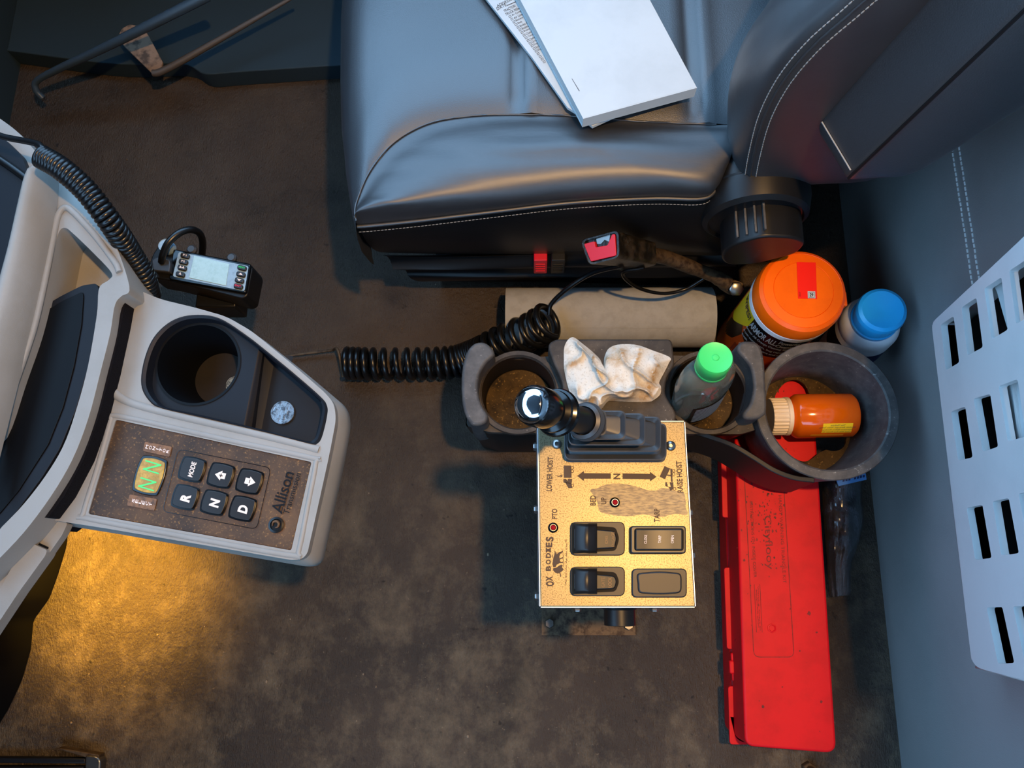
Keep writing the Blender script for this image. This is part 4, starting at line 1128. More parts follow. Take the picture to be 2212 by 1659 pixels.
# ================================================================ wipes canister
ZC = 0.225
cc_ = P(1736, 626, ZC); RC = 0.0545
can = thing('wipes_canister', 'tall orange cleaning wipes canister with orange lid beside the seat', 'canister', (cc_.x, cc_.y, 0))
base = (cc_.x, cc_.y, 0.001)
lathe('body', [(RC - 0.006, 0), (RC - 0.002, 0.004), (RC - 0.002, 0.010), (RC - 0.003, 0.185)], base, M['orangelabel'], can, n=64)
lathe('rim', [(RC - 0.003, 0.183), (RC - 0.0005, 0.184), (RC - 0.0005, 0.194), (RC - 0.003, 0.196)], base, M['white'], can, n=64)
ld = lathe('lid', [(RC - 0.002, 0.194), (RC - 0.0005, 0.196), (RC - 0.0008, 0.212), (RC - 0.003, 0.219), (RC - 0.007, 0.2225), (RC - 0.0075, 0.2220), (RC - 0.0080, 0.2225), (0.036, 0.2238), (0.0355, 0.2231), (0.0350, 0.2238), (0.0, 0.2240)], base, M['orange'], can, n=80, angle=25)
def cyl(ang, h, r): return Vector((cc_.x + r * math.cos(ang), cc_.y + r * math.sin(ang), 0.001 + h))
def cpatch(name, poly, m, r=RC - 0.0024, sub=10):      # polygon in (degrees, height)
    n = len(poly); V = []; 
    # triangulate as fan strips by slicing angle
    a0 = min(p[0] for p in poly); a1 = max(p[0] for p in poly)
    sl_ = 24; Fc = []
    def span(a):
        hs = []
        for i in range(n):
            p, q = poly[i], poly[(i + 1) % n]
            if min(p[0], q[0]) <= a <= max(p[0], q[0]) and abs(p[0] - q[0]) > 1e-6:
                hs.append(p[1] + (q[1] - p[1]) * (a - p[0]) / (q[0] - p[0]))
        return (min(hs), max(hs)) if hs else (0, 0)
    for i in range(sl_ + 1):
        a = a0 + (a1 - a0) * (0.001 + 0.998 * i / sl_); lo, hi = span(a)
        V += [cyl(math.radians(a), lo, r), cyl(math.radians(a), hi, r)]
    for i in range(sl_): Fc.append([2 * i, 2 * i + 2, 2 * i + 3, 2 * i + 1])
    return mk(name, V, Fc, m, can, smooth=True)
def ctext(s, ang, h, hh, w, m, bold=0.0, slope=0.0, r=RC - 0.0019):
    vs, fs = text2d(s, w, hh, bold)
    return mk('lettering', [cyl(math.radians(ang) + a / r, h + b + slope * a, r) for a, b in vs], fs, m, can)
cpatch('label_band', [(204, 0.122), (204, 0.183), (292, 0.183), (292, 0.112), (250, 0.110), (215, 0.110)], M['label_black'])
cpatch('label_band', [(164, 0.085), (178, 0.105), (196, 0.135), (204, 0.118), (196, 0.080), (180, 0.055), (164, 0.055)], M['label_black'], RC - 0.0023)
cpatch('label_band', [(156, 0.090), (156, 0.183), (204, 0.183), (204, 0.150), (194, 0.130), (176, 0.100)], M['yellow'], RC - 0.00235)
cpatch('label_panel', [(204, 0.020), (204, 0.085), (228, 0.085), (228, 0.020)], mat('label_dark_red', '#8e2a0e', 0.4), RC - 0.0023)
ctext('WIPES!', 182, 0.168, 0.013, 0.032, M['label_black'], 0.03)
ctext('ARMOR ALL', 227, 0.164, 0.017, 0.042, M['paper'], 0.03)
ctext("Armor All Orange Cleaning Wipes", 240, 0.146, 0.0085, 0.070, M['paper'], 0.015)
ctext('from sunscreen, bug repellent,', 241, 0.1335, 0.0078, 0.072, M['paper'], 0.01)
ctext('fresh orange scent and more', 241, 0.1215, 0.0078, 0.068, M['paper'], 0.01)
ctext('Powerful', 266, 0.171, 0.011, 0.026, M['paper'], 0.02); ctext('Cleaning', 265, 0.157, 0.011, 0.026, M['paper'], 0.02)
ctext('oo', 240, 0.092, 0.014, 0.018, mat('label_pale', '#e0b49a', 0.5), 0.03)
ctext('oo', 214, 0.096, 0.010, 0.008, mat('label_pale', '#e0b49a', 0.5), 0.0)
# lid latch lip and sticker
zL = 0.2255
flat_px('sticker', [[(1721, 566), (1762, 567), (1765, 646), (1724, 645)]], zL, M['label_red'], can)
flat_px('price_tag', [[(1744.5, 629), (1761, 629.5), (1761.5, 644.5), (1745, 644)]], zL + 0.0003, M['paper'], can)
loop_band('price_tag_frame', rect(1746.8, 631, 1759.5, 643), 0.8, zL + 0.0005, M['label_black'], can)
text_px('lettering', '29', (1753, 637), (1, 0.05), 7.5, zL + 0.0006, M['label_black'], can, w=7.5, bold=0.03)
text_px('lettering', '2017', (1728, 635.5), UP, 3.2, zL + 0.0003, M['label_black'], can, w=10)
box('lid_tab', (cc_.x + RC - 0.0025, cc_.y - 0.008, 0.210), (0.005, 0.018, 0.012), M['orange'], ld, bevel=0.0015)

# ================================================================ white bottle with blue cap
zb_ = 0.205
q0 = P(1852, 730, 0.10); q1 = P(1908, 668, zb_)
q1.x = min(q1.x, XW - 0.036)
wbt = thing('white_bottle', 'white plastic bottle with sky blue push cap against the rear wall', 'bottle', (q0.x, q0.y, 0))
axw = (q1 - q0).normalized()
lowb = q0 - axw * (0.085)
def wl_(pr): return pr
zof = 0.097 / axw.z
b_ = q0 - axw * zof
Lw = (q1 - b_).length
lathe('body', [(0.030, 0.0), (0.036, 0.004), (0.037, 0.012), (0.037, Lw - 0.060), (0.0362, Lw - 0.057), (0.0370, Lw - 0.053), (0.034, Lw - 0.042), (0.027, Lw - 0.034)], b_, M['white'], wbt, axis=axw, n=48, angle=50)
lathe('label_band', [(0.0373, Lw - 0.115), (0.0373, Lw - 0.072)], b_, M['navyink'], wbt, axis=axw, n=48, cap0=False, cap1=False)
cp = lathe('cap', [(0.0285, Lw - 0.037), (0.0290, Lw - 0.036), (0.0290, Lw - 0.031), (0.0275, Lw - 0.030), (0.0275, Lw - 0.013), (0.0290, Lw - 0.012), (0.0295, Lw - 0.008), (0.0280, Lw - 0.003), (0.0240, Lw - 0.0005), (0.012, Lw - 0.0025), (0.0, Lw - 0.0040)], b_, M['blue'], wbt, axis=axw, n=96, angle=40,
           wob=lambda i, r, h: (0.985 if (i % 2 and Lw - 0.031 < h < Lw - 0.012) else 1.0))
x_, y_, a_ = frame_of(axw)
tip = b_ + axw * (Lw + 0.0002)
def captext(s, ang, rad, hh, w):
    vs, fs = text2d(s, w, hh)
    return mk('lettering', [tip + (Vector((math.cos(ang - a / rad), math.sin(ang - a / rad), 0)) * (rad + bb)) - axw * (0.0008 + 0.10 * max(0, rad + bb - 0.022)) for a, bb in vs], fs, mat('cap_relief', '#5cc0ee', 0.3), cp)
captext('LOCK', 0.35, 0.0215, 0.004, 0.013)

# ================================================================ orange pill bottle in the side cup
pz = rc.z - 0.090 + 0.0285
pa, pb = P(1661, 900, pz), P(1842, 903, pz)
pb.y = pa.y + 0.002
axp = (pb - pa).normalized(); Lp = (pb - pa).length
pill = thing('pill_bottle', 'translucent orange pill bottle with ribbed cream cap lying in the side cup', 'bottle', ((pa.x + pb.x) / 2, pa.y, pz - 0.0265))
rp = 0.0278
lathe('body', [(0.018, 0.022), (0.0195, 0.025), (0.0250, 0.029), (rp, 0.033), (rp, Lp - 0.004), (rp - 0.003, Lp), (0.0, Lp)], pa, M['pill'], pill, axis=axp, n=48, angle=50)
lathe('contents', [(0.012, 0.036), (0.020, 0.040), (0.021, Lp - 0.014), (0.012, Lp - 0.010)], pa, mat('orange_contents', '#e06a12', 0.6, col2='#c04a08', nscale=60), pill, axis=axp, n=30)
lathe('cap', [(0.0, 0.0), (0.0225, 0.0), (0.0235, 0.002), (0.0235, 0.018), (0.0242, 0.019), (0.0242, 0.0235), (0.022, 0.0245), (0.018, 0.0245)], pa, M['whitecap'], pill, axis=axp, n=120, angle=25,
      wob=lambda i, r, h: (0.955 if (i % 4 < 2 and 0.001 < h < 0.0185 and r > 0.02) else 1.0))
xp, yp, ap_ = frame_of(axp)
def pcyl(ang, h, r=rp + 0.0004):   # ang 0 = straight up, negative towards the camera's lower side
    return pa + axp * h + (Vector((0, 0, 1)) * math.cos(ang) + Vector((0, -1, 0)) * math.sin(ang)) * r
lo = [[pcyl(a, h) for a in [0.55 + 0.5 * i / 8 for i in range(9)]] for h in (0.058, Lp - 0.010)]
v, f = loft_mesh(lo, closed=False); pl = mk('warning_label', v, f, M['yellow'], pill, smooth=True)
lo = [[pcyl(a, h) for a in [1.15 + 0.12 * i / 4 for i in range(5)]] for h in (0.046, Lp - 0.018)]
v, f = loft_mesh(lo, closed=False); mk('label_edge', v, f, mat('ochre_label', '#d58a10', 0.5), pill, smooth=True)
for k, s in enumerate(('Check With Your Doctor Or', 'Pharmacist Before Drinking', 'Alcoholic Beverages While Taking', 'This Medicine')):
    wd = 0.0015 * len(s) * 0.92
    vs, fs = text2d(s, wd, 0.0022)
    mk('lettering', [pcyl(0.98 - 0.115 * k - bb / rp, (0.058 + Lp - 0.010) / 2 - a, rp + 0.0006) for a, bb in vs], fs, M['ink'], pl)

# ================================================================ clear bag between case and wall
bag = thing('plastic_bag', 'crumpled clear plastic bag wedged between red case and rear wall', 'bag', tuple(P(1825, 1150, 0)))
L_px = [(1778, 1010), (1775, 1040), (1776, 1080), (1779, 1120), (1783, 1170), (1787, 1220), (1790, 1260), (1792, 1290)]
R_px = [(1872, 1015), (1862, 1050), (1864, 1100), (1866, 1125), (1856, 1170), (1840, 1220), (1838, 1260), (1838, 1285)]
Lc = catmull(L_px, 46); Rc = catmull(R_px, 46)
V = []; Fc = []; NB = 26
for i in range(46):
    for j in range(NB + 1):
        u = j / NB
        p2 = Lc[i].lerp(Rc[i], u)
        arch = math.sin(math.pi * min(1, u * 1.0)) ** 0.6
        fl_ = 1 - i / 60
        z = 0.012 + 0.060 * arch * fl_ + 0.013 * (noise.noise(Vector((p2.x * 0.05, p2.y * 0.035, 4))) + 0.4 * noise.noise(Vector((p2.x * 0.14, p2.y * 0.10, 1)))) * arch
        if i > 28: z = 0.010 + 0.045 * arch * (0.8 + 0.25 * noise.noise(Vector((u * 7, i * 0.05, 3)))) * (1 - (i - 28) / 40)
        V.append(P(p2.x, p2.y, max(z, 0.004)))
for i in range(45):
    for j in range(NB):
        Fc.append([i * (NB + 1) + j, i * (NB + 1) + j + 1, (i + 1) * (NB + 1) + j + 1, (i + 1) * (NB + 1) + j])
mk('film', V, Fc, M['bag'], bag, smooth=True, angle=38)
cardp = [(1806, 1036), (1868, 1012), (1872, 1036), (1812, 1050)]
slab('header_card', cardp, 0.075, 0.074, M['bluecard'], bag)
flat_px('print_blocks', [[(1820 + 6.2 * i, 1041 - 1.3 * i), (1824.6 + 6.2 * i, 1040 - 1.3 * i), (1824.9 + 6.2 * i, 1034.5 - 1.3 * i), (1820.3 + 6.2 * i, 1035.5 - 1.3 * i)] for i in (0, 1, 2, 4, 5, 6, 7)], 0.0753, M['navyink'], bag)

# ================================================================ slotted basket on the rear wall
XB = 0.432
bn = Vector((-1, 0, -0.22)).normalized()           # face leans a little outwards towards its top
bp0 = PX(2020, 760, XB)
def BS(px, py): return PN(px, py, bp0, bn)
bas = thing('wall_basket', 'pale grey plastic holder with rectangular slots mounted on the rear wall', 'basket', (XW - 0.02, 0.1, PX(2020, 760, XB).z))
out_px = rnd([(2012, 698), (2216, 508), (2330, 420), (2420, 1480), (2215, 1470), (2100, 1440)], [14, 2, 2, 2, 30, 26], 6)
slots = [
 [(2032, 701), (2060, 683), (2072, 783), (2043, 800)], [(2077, 664), (2109, 643), (2123, 750), (2090, 768)], [(2126, 623), (2163, 599), (2177, 712), (2142, 733)], [(2180, 585), (2215, 562), (2230, 680), (2195, 700)],
 [(2054, 889), (2085, 878), (2101, 988), (2070, 995)], [(2103, 861), (2139, 851), (2156, 965), (2123, 976)], [(2157, 834), (2198, 819), (2216, 943), (2177, 953)], [(2218, 806), (2255, 792), (2272, 918), (2234, 930)],
 [(2088, 1097), (2122, 1090), (2142, 1205), (2107, 1210)], [(2144, 1083), (2179, 1076), (2201, 1195), (2163, 1200)], [(2200, 1066), (2240, 1060), (2262, 1185), (2224, 1190)],
 [(2131, 1312), (2165, 1311), (2191, 1432), (2156, 1434)], [(2188, 1310), (2224, 1308), (2250, 1428), (2214, 1431)]]
outer = [BS(a, b) for a, b in out_px]
holes = [[BS(a, b) for a, b in rnd(s, 5, 3)] for s in slots]
face = holed('slotted_face', outer, holes, (0.007, 0, 0.0), M['basket'], bas, bevel=0.0014, bseg=2)
# bottom and end panels run back to the wall
def back_to_wall(a): return Vector((XW, a.y, a.z))
def strip(name, pts):
    lo = [[BS(a, b) + Vector((0.0006, 0, 0)) for a, b in pts], [back_to_wall(BS(a, b)) for a, b in pts]]
    v, f = loft_mesh(lo, closed=False)
    o = mk(name, v, f, M['basket'], bas, smooth=True)
    m = o.modifiers.new('solid', 'SOLIDIFY'); m.thickness = 0.002; m.offset = 0
strip('bottom_panel', [(2013, 702), (2030, 840), (2060, 1110), (2098, 1425)])
strip('end_panel', [(2014, 697), (2100, 617), (2216, 508), (2330, 420)])
strip('end_panel', [(2105, 1441), (2215, 1470), (2420, 1480)])
# dark sheet behind the slots and papers standing inside
lo = [[BS(a, b) + Vector((dx, 0, 0)) for a, b, dx in ((2016, 703, 0.0085), (2017, 703, 0.032), (2216, 520, 0.032), (2330, 428, 0.032))], [BS(a, b) + Vector((dx, 0, 0)) for a, b, dx in ((2101, 1430, 0.0085), (2102, 1432, 0.032), (2215, 1462, 0.032), (2420, 1472, 0.032))]]
v, f = loft_mesh(lo, closed=False); mk('slot_backing', v, f, M['dark'], bas)
sc1 = catmull([(2142, 612), (2152, 640), (2163, 690), (2176, 716)], 14)
pp = thing('loose_papers', 'white papers standing inside the slotted wall basket', 'papers', tuple(BS(2165, 660) + Vector((0.014, 0, 0))))
def sheet(name, a_pts, b_pts, dx, m=M['paper']):
    A2 = [BS(q[0], q[1]) + Vector((dx, 0, 0)) for q in a_pts]; B2 = [BS(q[0], q[1]) + Vector((dx + 0.003, 0, 0)) for q in b_pts]
    v, f = loft_mesh([A2, B2], closed=False); mk(name, v, f, m, pp, smooth=True)
sheet('sheet', [(2124, 618), (2130, 632), (2142, 676), (2150, 704), (2156, 722)], [(2152, 596), (2156, 612), (2164, 650), (2172, 690), (2178, 722)], 0.0095)
for k in range(5):
    a = 2150 + k * 8
    sheet('sheet', [(a, 822), (a + 6, 880), (a + 14, 958)], [(a + 7, 818), (a + 13, 880), (a + 22, 956)], 0.0095 + 0.0008 * k, M['paper'] if k % 2 == 0 else M['pages'])

# ================================================================ dashboard edge at the left
dash = thing('dashboard', 'light grey dashboard edge with recessed dark panel and padded rail', 'dashboard', (-0.62, 0.2, 0.0))
ZF = 0.40
fo = [(-60, 215), (0, 256), (40, 287), (80, 330), (130, 382), (190, 440), (235, 500), (262, 560), (280, 625), (262, 640), (248, 660), (238, 720), (218, 800), (192, 900), (160, 985), (118, 1060), (60, 1140), (0, 1205), (-60, 1260)]
fo2 = catmull(fo, 70)
hole = catmull([(139, 492), (156, 503), (200, 545), (240, 588), (236, 604), (214, 622), (209, 680), (190, 790), (166, 880), (138, 960), (100, 1025), (50, 1090), (0, 1142), (-45, 1190), (-50, 1000), (0, 935), (40, 820), (75, 720), (100, 620), (118, 535), (127, 502)], 90, closed=True)
outer = [P(q.x, q.y, ZF) for q in fo2]
holed('frame', outer, [[P(q.x, q.y, ZF) for q in hole]], (0, 0, -0.055), M['console'], dash, bevel=0.006, bseg=4)
# inner raised lip round the pocket
lipo = catmull([(141, 450), (158, 458), (205, 508), (255, 568), (262, 590), (257, 612)], 40)
tube('pocket_lip', [P(q.x, q.y, ZF + 0.001) for q in catmull([(-20, 980), (25, 850), (60, 750), (78, 690), (98, 600), (112, 530), (124, 470), (140, 449), (160, 460), (206, 510), (248, 566), (258, 588)], 60)], 0.0032, M['console'], dash, 10)
pk = catmull([(120, 480), (150, 480), (250, 590), (240, 640), (200, 900), (0, 1200), (-60, 1240), (-60, 900), (40, 750)], 50, closed=True)
slab('pocket_floor', [tuple(q) for q in pk], ZF - 0.045, ZF - 0.058, M['console'], dash)
dk = [(84, 668), (130, 640), (178, 616), (208, 612), (214, 624), (209, 690), (190, 795), (164, 885), (130, 968), (92, 1030), (40, 1100), (0, 1146), (-50, 1200), (-50, 1000), (0, 925), (40, 815), (64, 735)]
slab('tablet_edge', rnd(dk, 10), ZF - 0.014, ZF - 0.05, M['navy'], dash, bevel=0.002)
dg_ = [(88, 678), (135, 650), (178, 630), (180, 640), (176, 700), (160, 790), (136, 880), (104, 960), (40, 1060), (0, 1108), (-50, 1160), (-50, 1000), (0, 925), (40, 815), (68, 740)]
slab('tablet_screen', rnd(dg_, 6), ZF - 0.0125, ZF - 0.03, M['inkglass'], dash, bevel=0.0008)
# padded rail
rail = catmull([(-25, 760), (5, 640), (32, 540), (52, 450), (68, 388), (90, 355)], 40)
rail2 = catmull([(45, 810), (75, 690), (95, 600), (112, 520), (122, 455), (128, 395)], 40)
secs = []
for i in range(40):
    a, b = P(rail[i].x, rail[i].y, ZF + 0.02), P(rail2[i].x, rail2[i].y, ZF + 0.002)
    c2 = (a + b) / 2; hw = (b - a) / 2
    k = 1.0 if i < 34 else 1 - (i - 34) / 12
    secs.append([c2 - hw * math.cos(t) * 1.0 + Vector((0, 0, 0.024 * k * math.sin(t))) for t in [math.pi * j / 12 for j in range(13)]])
ext0 = [p + (secs[0][j] - secs[4][j]) * 4 for j, p in enumerate(secs[0])]
v, f = loft_mesh([ext0] + secs, closed=False)
mk('padded_rail', v, f, M['console'], dash, smooth=True, angle=180)
slab('side_panel', rnd([(-60, 280), (10, 300), (46, 335), (66, 388), (48, 460), (28, 548), (2, 650), (-60, 800)], 8), ZF + 0.008, ZF - 0.02, M['navy'], dash, bevel=0.002)
tube('gasket', [P(a, b, ZF + 0.010) for a, b in ((-10, 338), (20, 358), (45, 376), (63, 390))], 0.0042, M['cord'], dash, 8)
slab('felt_strip', rnd([(246, 640), (262, 632), (272, 645), (262, 700), (240, 800), (214, 900), (182, 990), (140, 1070), (104, 1118), (92, 1118), (60, 1140), (120, 1055), (160, 985), (194, 895), (220, 795), (240, 700)], 3), ZF - 0.012, ZF - 0.09, M['felt'], dash)
# lower dash with pull handle
slab('lower_panel', rnd([(-60, 1255), (60, 1130), (98, 1105), (146, 1130), (134, 1156), (0, 1345), (-60, 1430)], 6), ZF - 0.035, ZF - 0.045, M['console'], dash, bevel=0.004, bseg=3)
hp = [(-40, 1345), (52, 1176), (60, 1170), (102, 1188), (98, 1200), (40, 1280), (-40, 1400)]
slab('handle_recess', rnd([(57, 1168), (66, 1164), (105, 1182), (102, 1190)], 2), ZF - 0.0345, ZF - 0.04, M['blackgloss'], dash)
slab('pull_handle', rnd(hp, 8), ZF - 0.030, ZF - 0.045, M['console'], dash, bevel=0.003, bseg=3)

# the body of the dash behind the visible edge
box('body', (-0.72, 0.0, 0.372), (0.28, 0.74, 0.055), M['console'], dash, bevel=0.01)
box('support', (-0.80, 0.05, 0.18), (0.12, 0.60, 0.345), M['dark'], dash, bevel=0.01)

# ================================================================ shift console
ZK = 0.37
con = thing('shift_console', 'grey moulded console with push button gear selector and black cup holder', 'console', tuple(P(420, 930, 0.25)))
ko = [(252, 640), (262, 622), (285, 620), (345, 646), (420, 664), (490, 684), (545, 716), (640, 794), (704, 850), (722, 872), (726, 906), (712, 980), (690, 1080), (664, 1196), (652, 1208), (630, 1210), (420, 1174), (220, 1140), (102, 1122), (98, 1114), (140, 1052), (180, 975), (212, 880), (236, 780), (247, 690)]
kor = rnd(ko, [6, 8, 10, 20, 20, 20, 20, 20, 14, 14, 16, 20, 20, 12, 12, 12, 20, 20, 4, 6, 20, 20, 20, 20, 20], 4)
tr = [(306, 830), (312, 779), (333, 729), (371, 694), (418, 681), (473, 688), (532, 725), (583, 765), (633, 806), (690, 856), (704, 876), (704, 898), (694, 940), (684, 956), (666, 958), (591, 938), (500, 916), (422, 898), (350, 882), (322, 864)]
trc = catmull(tr, 100, closed=True)
kb_px = [(250, 906), (673, 998), (629, 1189), (190, 1110)]
kout = [P(q[0], q[1], ZK) for q in kor]
holed('top_shell', kout, [[P(q.x, q.y, ZK) for q in trc], [P(q[0], q[1], ZK) for q in rnd(kb_px, 5, 3)]], (0, 0, -0.012), M['console'], con, bevel=0.004, bseg=4)
cK = sum(kout, Vector()) / len(kout)
lo = []
for k, z in ((1.0, ZK - 0.011), (1.035, ZK - 0.022), (1.04, ZK - 0.040), (0.90, ZK - 0.078)):
    lo.append([Vector((cK.x + (q.x - cK.x) * (k if q.x > cK.x - 0.05 else 1.0), cK.y + (q.y - cK.y) * (k if q.y < cK.y + 0.02 else 1.0), z)) for q in kout])
v, f = loft_mesh(lo, cap0=False); mk('lower_shell', v, f, M['console'], con, smooth=True, angle=50)
# raised shoulder along the dash side
sh_px = catmull([(268, 634), (258, 700), (244, 790), (238, 830), (256, 856), (300, 876), (400, 902), (540, 934), (640, 958), (690, 972)], 50)
tube('shoulder', [P(q.x, q.y, ZK - 0.002) for q in sh_px], [0.0085 - 0.0042 * min(1, i / 25) for i in range(50)], M['console'], con, 12)
tube('shoulder', [P(q.x, q.y, ZK - 0.0015) for q in catmull([(240, 908), (212, 1010), (182, 1108), (190, 1120), (420, 1163), (632, 1200), (646, 1190), (666, 1090), (683, 1000), (676, 990), (480, 948), (262, 900), (240, 908)], 90)], 0.0030, M['console'], con, 10)
# cup holder insert
ins = [P(q.x, q.y, ZK + 0.001) for q in trc]
cI = sum(ins, Vector()) / len(ins)
def sc_in(k, z): return [Vector((cI.x + (q.x - cI.x) * k, cI.y + (q.y - cI.y) * k, z)) for q in ins]
cupc = P(428, 786, ZK - 0.010); cupr = 0.0415
v, f = loft_mesh([sc_in(1.01, ZK), sc_in(0.985, ZK + 0.0022), sc_in(0.955, ZK + 0.001), sc_in(0.94, ZK - 0.010)], cap0=False, cap1=False)
insert = mk('tray_insert', v, f, M['navy'], con, smooth=True, angle=50)
cz = ZK - 0.010
def circ3b(c, r, z, n=56): return [Vector((c.x + r * math.cos(2 * math.pi * i / n), c.y + r * math.sin(2 * math.pi * i / n), z)) for i in range(n)]
# deck around the cup (left half) and sunken coin tray (right half)
split = 560
cut = []
lp = sc_in(0.945, cz)
a0 = P(566, 760, cz); a1 = P(535, 925, cz)
def leftside(q): return (a1.x - a0.x) * (q.y - a0.y) - (a1.y - a0.y) * (q.x - a0.x)
s0 = leftside(cupc)
left = [q for q in lp if leftside(q) * s0 > 0]
n_l = len(lp); 
def run(lp, cond):
    n = len(lp); st_ = next(i for i in range(n) if cond(lp[i]) and not cond(lp[i - 1]))
    out = []
    i = st_
    while cond(lp[i % n]) and len(out) < n: out.append(lp[i % n]); i += 1
    return out
left = run(lp, lambda q: leftside(q) * s0 > 0); right = run(lp, lambda q: leftside(q) * s0 <= 0)
holed('cup_deck', left, [circ3b(cupc, cupr, cz)], (0, 0, -0.002), M['navy'], con)
lathe('cup_wall', [(cupr + 0.002, 0.0012), (cupr - 0.0005, 0.0010), (cupr - 0.0015, -0.002), (0.030, -0.060), (0.029, -0.062)], cupc, M['inkglass'], con, n=64, cap0=False, cap1=False, angle=60)
lathe('cup_floor', [(0.0, -0.0615), (0.0295, -0.0615), (0.0305, -0.059)], cupc, mat('sticky_cup_bottom', '#140e0a', 0.6, col2='#0a0706', nscale=50), con, n=48, cap0=False, cap1=False)
zr = ZK - 0.027
v, f = loft_mesh([right, [Vector((cI.x + (q.x - cI.x) * 0.97, cI.y + (q.y - cI.y) * 0.97, zr)) for q in right]], cap0=False)
mk('coin_tray', v, f, M['navy'], con, smooth=True, angle=50)
# step between cup deck and coin tray
w0, w1 = left[-1], left[0]
dv = Vector((-(w1 - w0).y, (w1 - w0).x, 0)).normalized()
if dv.dot(cupc - w0) > 0: dv = -dv
v, f = loft_mesh([[w0, w1], [w0 + dv * 0.002 + Vector((0, 0, -0.001)), w1 + dv * 0.002 + Vector((0, 0, -0.001))], [w0 + dv * 0.012 + Vector((0, 0, zr - cz)), w1 + dv * 0.012 + Vector((0, 0, zr - cz))], [w0 + dv * 0.03 + Vector((0, 0, zr - cz - 0.0003)), w1 + dv * 0.03 + Vector((0, 0, zr - cz - 0.0003))]], closed=False)
mk('tray_step', v, f, M['navy'], con, smooth=True, angle=60)
# keypad
kp = slab('keypad', rnd(kb_px, 5, 3), ZK - 0.0015, ZK - 0.010, M['panel'], con, bevel=0.0006)
zk = ZK - 0.0011
RD = Vector((0.288, -0.958)); DD = Vector((0.977, 0.213))
def kq(c, w, h, r, bow=0.0):       # rounded key outline; w along DD, h along RD
    cc = Vector(c); pts = []
    n = 7
    cor = [(-w / 2, -h / 2), (w / 2, -h / 2), (w / 2, h / 2), (-w / 2, h / 2)]
    base = []
    for i in range(4):
        a, b = Vector(cor[i]), Vector(cor[(i + 1) % 4]); nn = Vector(((b - a).y, -(b - a).x)).normalized()
        for k in range(n):
            t = k / n; base.append(a.lerp(b, t) + nn * bow * (4 * t * (1 - t)))
    # soften corners
    base = [Vector(q) for q in rnd(base, r, 2)]
    return [(cc.x + DD.x * q.x - RD.x * q.y, cc.y + DD.y * q.x - RD.y * q.y) for q in base]
for s, cx_, cy_ in (('MODE', 415, 1014), ('+', 477, 1027), ('-', 539, 1040), ('R', 400, 1074), ('N', 462.5, 1085.6), ('D', 524, 1098.5)):
    wl2 = slab('key_well', kq((cx_, cy_), 50, 49, 5, 3.0), zk + 0.0006, ZK - 0.006, M['blackgloss'], kp)
    ky = slab('key', kq((cx_ - 0.6, cy_ - 0.6), 44, 43, 5, 2.6), zk + 0.0028, ZK - 0.004, M['key'], kp, bevel=0.0012, bseg=3)
    zz_ = zk + 0.0031
    if s == 'MODE': text_px('lettering', s, (cx_, cy_), tuple(RD), 11, zz_, M['print'], ky, w=33, bold=0.03)
    elif s in 'RND': text_px('lettering', s, (cx_ + 1, cy_ + 1), tuple(RD), 21, zz_, M['print'], ky, w=17, bold=0.05)
    else:
        sg = -1 if s == '+' else 1
        def kk(a, b): return (cx_ + DD.x * a * sg + RD.x * b, cy_ + DD.y * a * sg + RD.y * b)
        flat_px('arrow', [[kk(-10, -6.5), kk(-10, 6.5), kk(-1, 6.5), kk(-1, 11), kk(13, 0), kk(-1, -11), kk(-1, -6.5)]], zz_, M['print'], ky)
        text_px('lettering', s, (cx_, cy_), tuple(RD), 8 if s == '+' else 1.6, zz_ + 0.0002, M['key'], ky, w=8, bold=0.02)
loop_band('key_group_outline', [tuple(q) for q in rnd([(384, 969), (586, 1010), (555, 1144), (350, 1105)], 14, 5)], 1.3, zk + 0.0004, M['blackgloss'], kp)
slab('display_frame', kq((323, 1027), 56, 78, 6, 4), zk + 0.0012, ZK - 0.004, M['blackgloss'], kp, bevel=0.0006)
dp = slab('display', kq((323, 1027), 48, 68, 5, 4), zk + 0.0018, ZK - 0.004, M['lamp_gold'], kp, bevel=0.0006)
text_px('lettering', 'N', (318, 1046), tuple(RD), 36, zk + 0.0022, M['green_on'], dp, w=22)
text_px('lettering', 'N', (328.5, 1009), tuple(RD), 36, zk + 0.0022, M['green_on'], dp, w=22)
for quad, word in (([(313, 954), (371, 965), (366, 987), (309, 974)], 'MONITOR'), ([(280, 1068), (339, 1078), (333, 1103), (274, 1092)], 'SELECT')):
    tg = slab('tag', rnd(quad, 3), zk + 0.0008, ZK - 0.004, M['tagbrown'], kp)
    c2 = Vector((sum(q[0] for q in quad) / 4, sum(q[1] for q in quad) / 4))
    n = len(word)
    for i, ch in enumerate(word):
        q = c2 + DD * ((i - (n - 1) / 2) * 7.6)
        text_px('lettering', ch, tuple(q), tuple(RD), 5.6, zk + 0.0011, M['print'], tg, w=(8 if ch != 'I' else 2.0), bold=0.02)
M['emboss'] = mat('embossed_dark', '#0b0807', 0.3, spec=0.5)
text_px('lettering', 'Allison', (610.5, 1063), tuple(RD), 26, zk + 0.0009, M['emboss'], kp, w=92, bold=0.01)
text_px('lettering', 'Transmission', (631, 1066), tuple(RD), 13, zk + 0.0009, M['emboss'], kp, w=92)
lq = [Vector((620, 1066)) + RD * a + DD * b for a, b in ((-46, -0.8), (46, -0.8), (46, 0.8), (-46, 0.8))]
flat_px('rule', [[tuple(q) for q in lq]], zk + 0.0008, M['emboss'], kp)
lg = lathe('round_logo', [(0.0075, 0), (0.0075, 0.0010), (0.0056, 0.0014), (0.0050, 0.0004), (0, 0.0004)], P(597, 1134, zk), M['emboss'], kp, n=40, cap0=False)
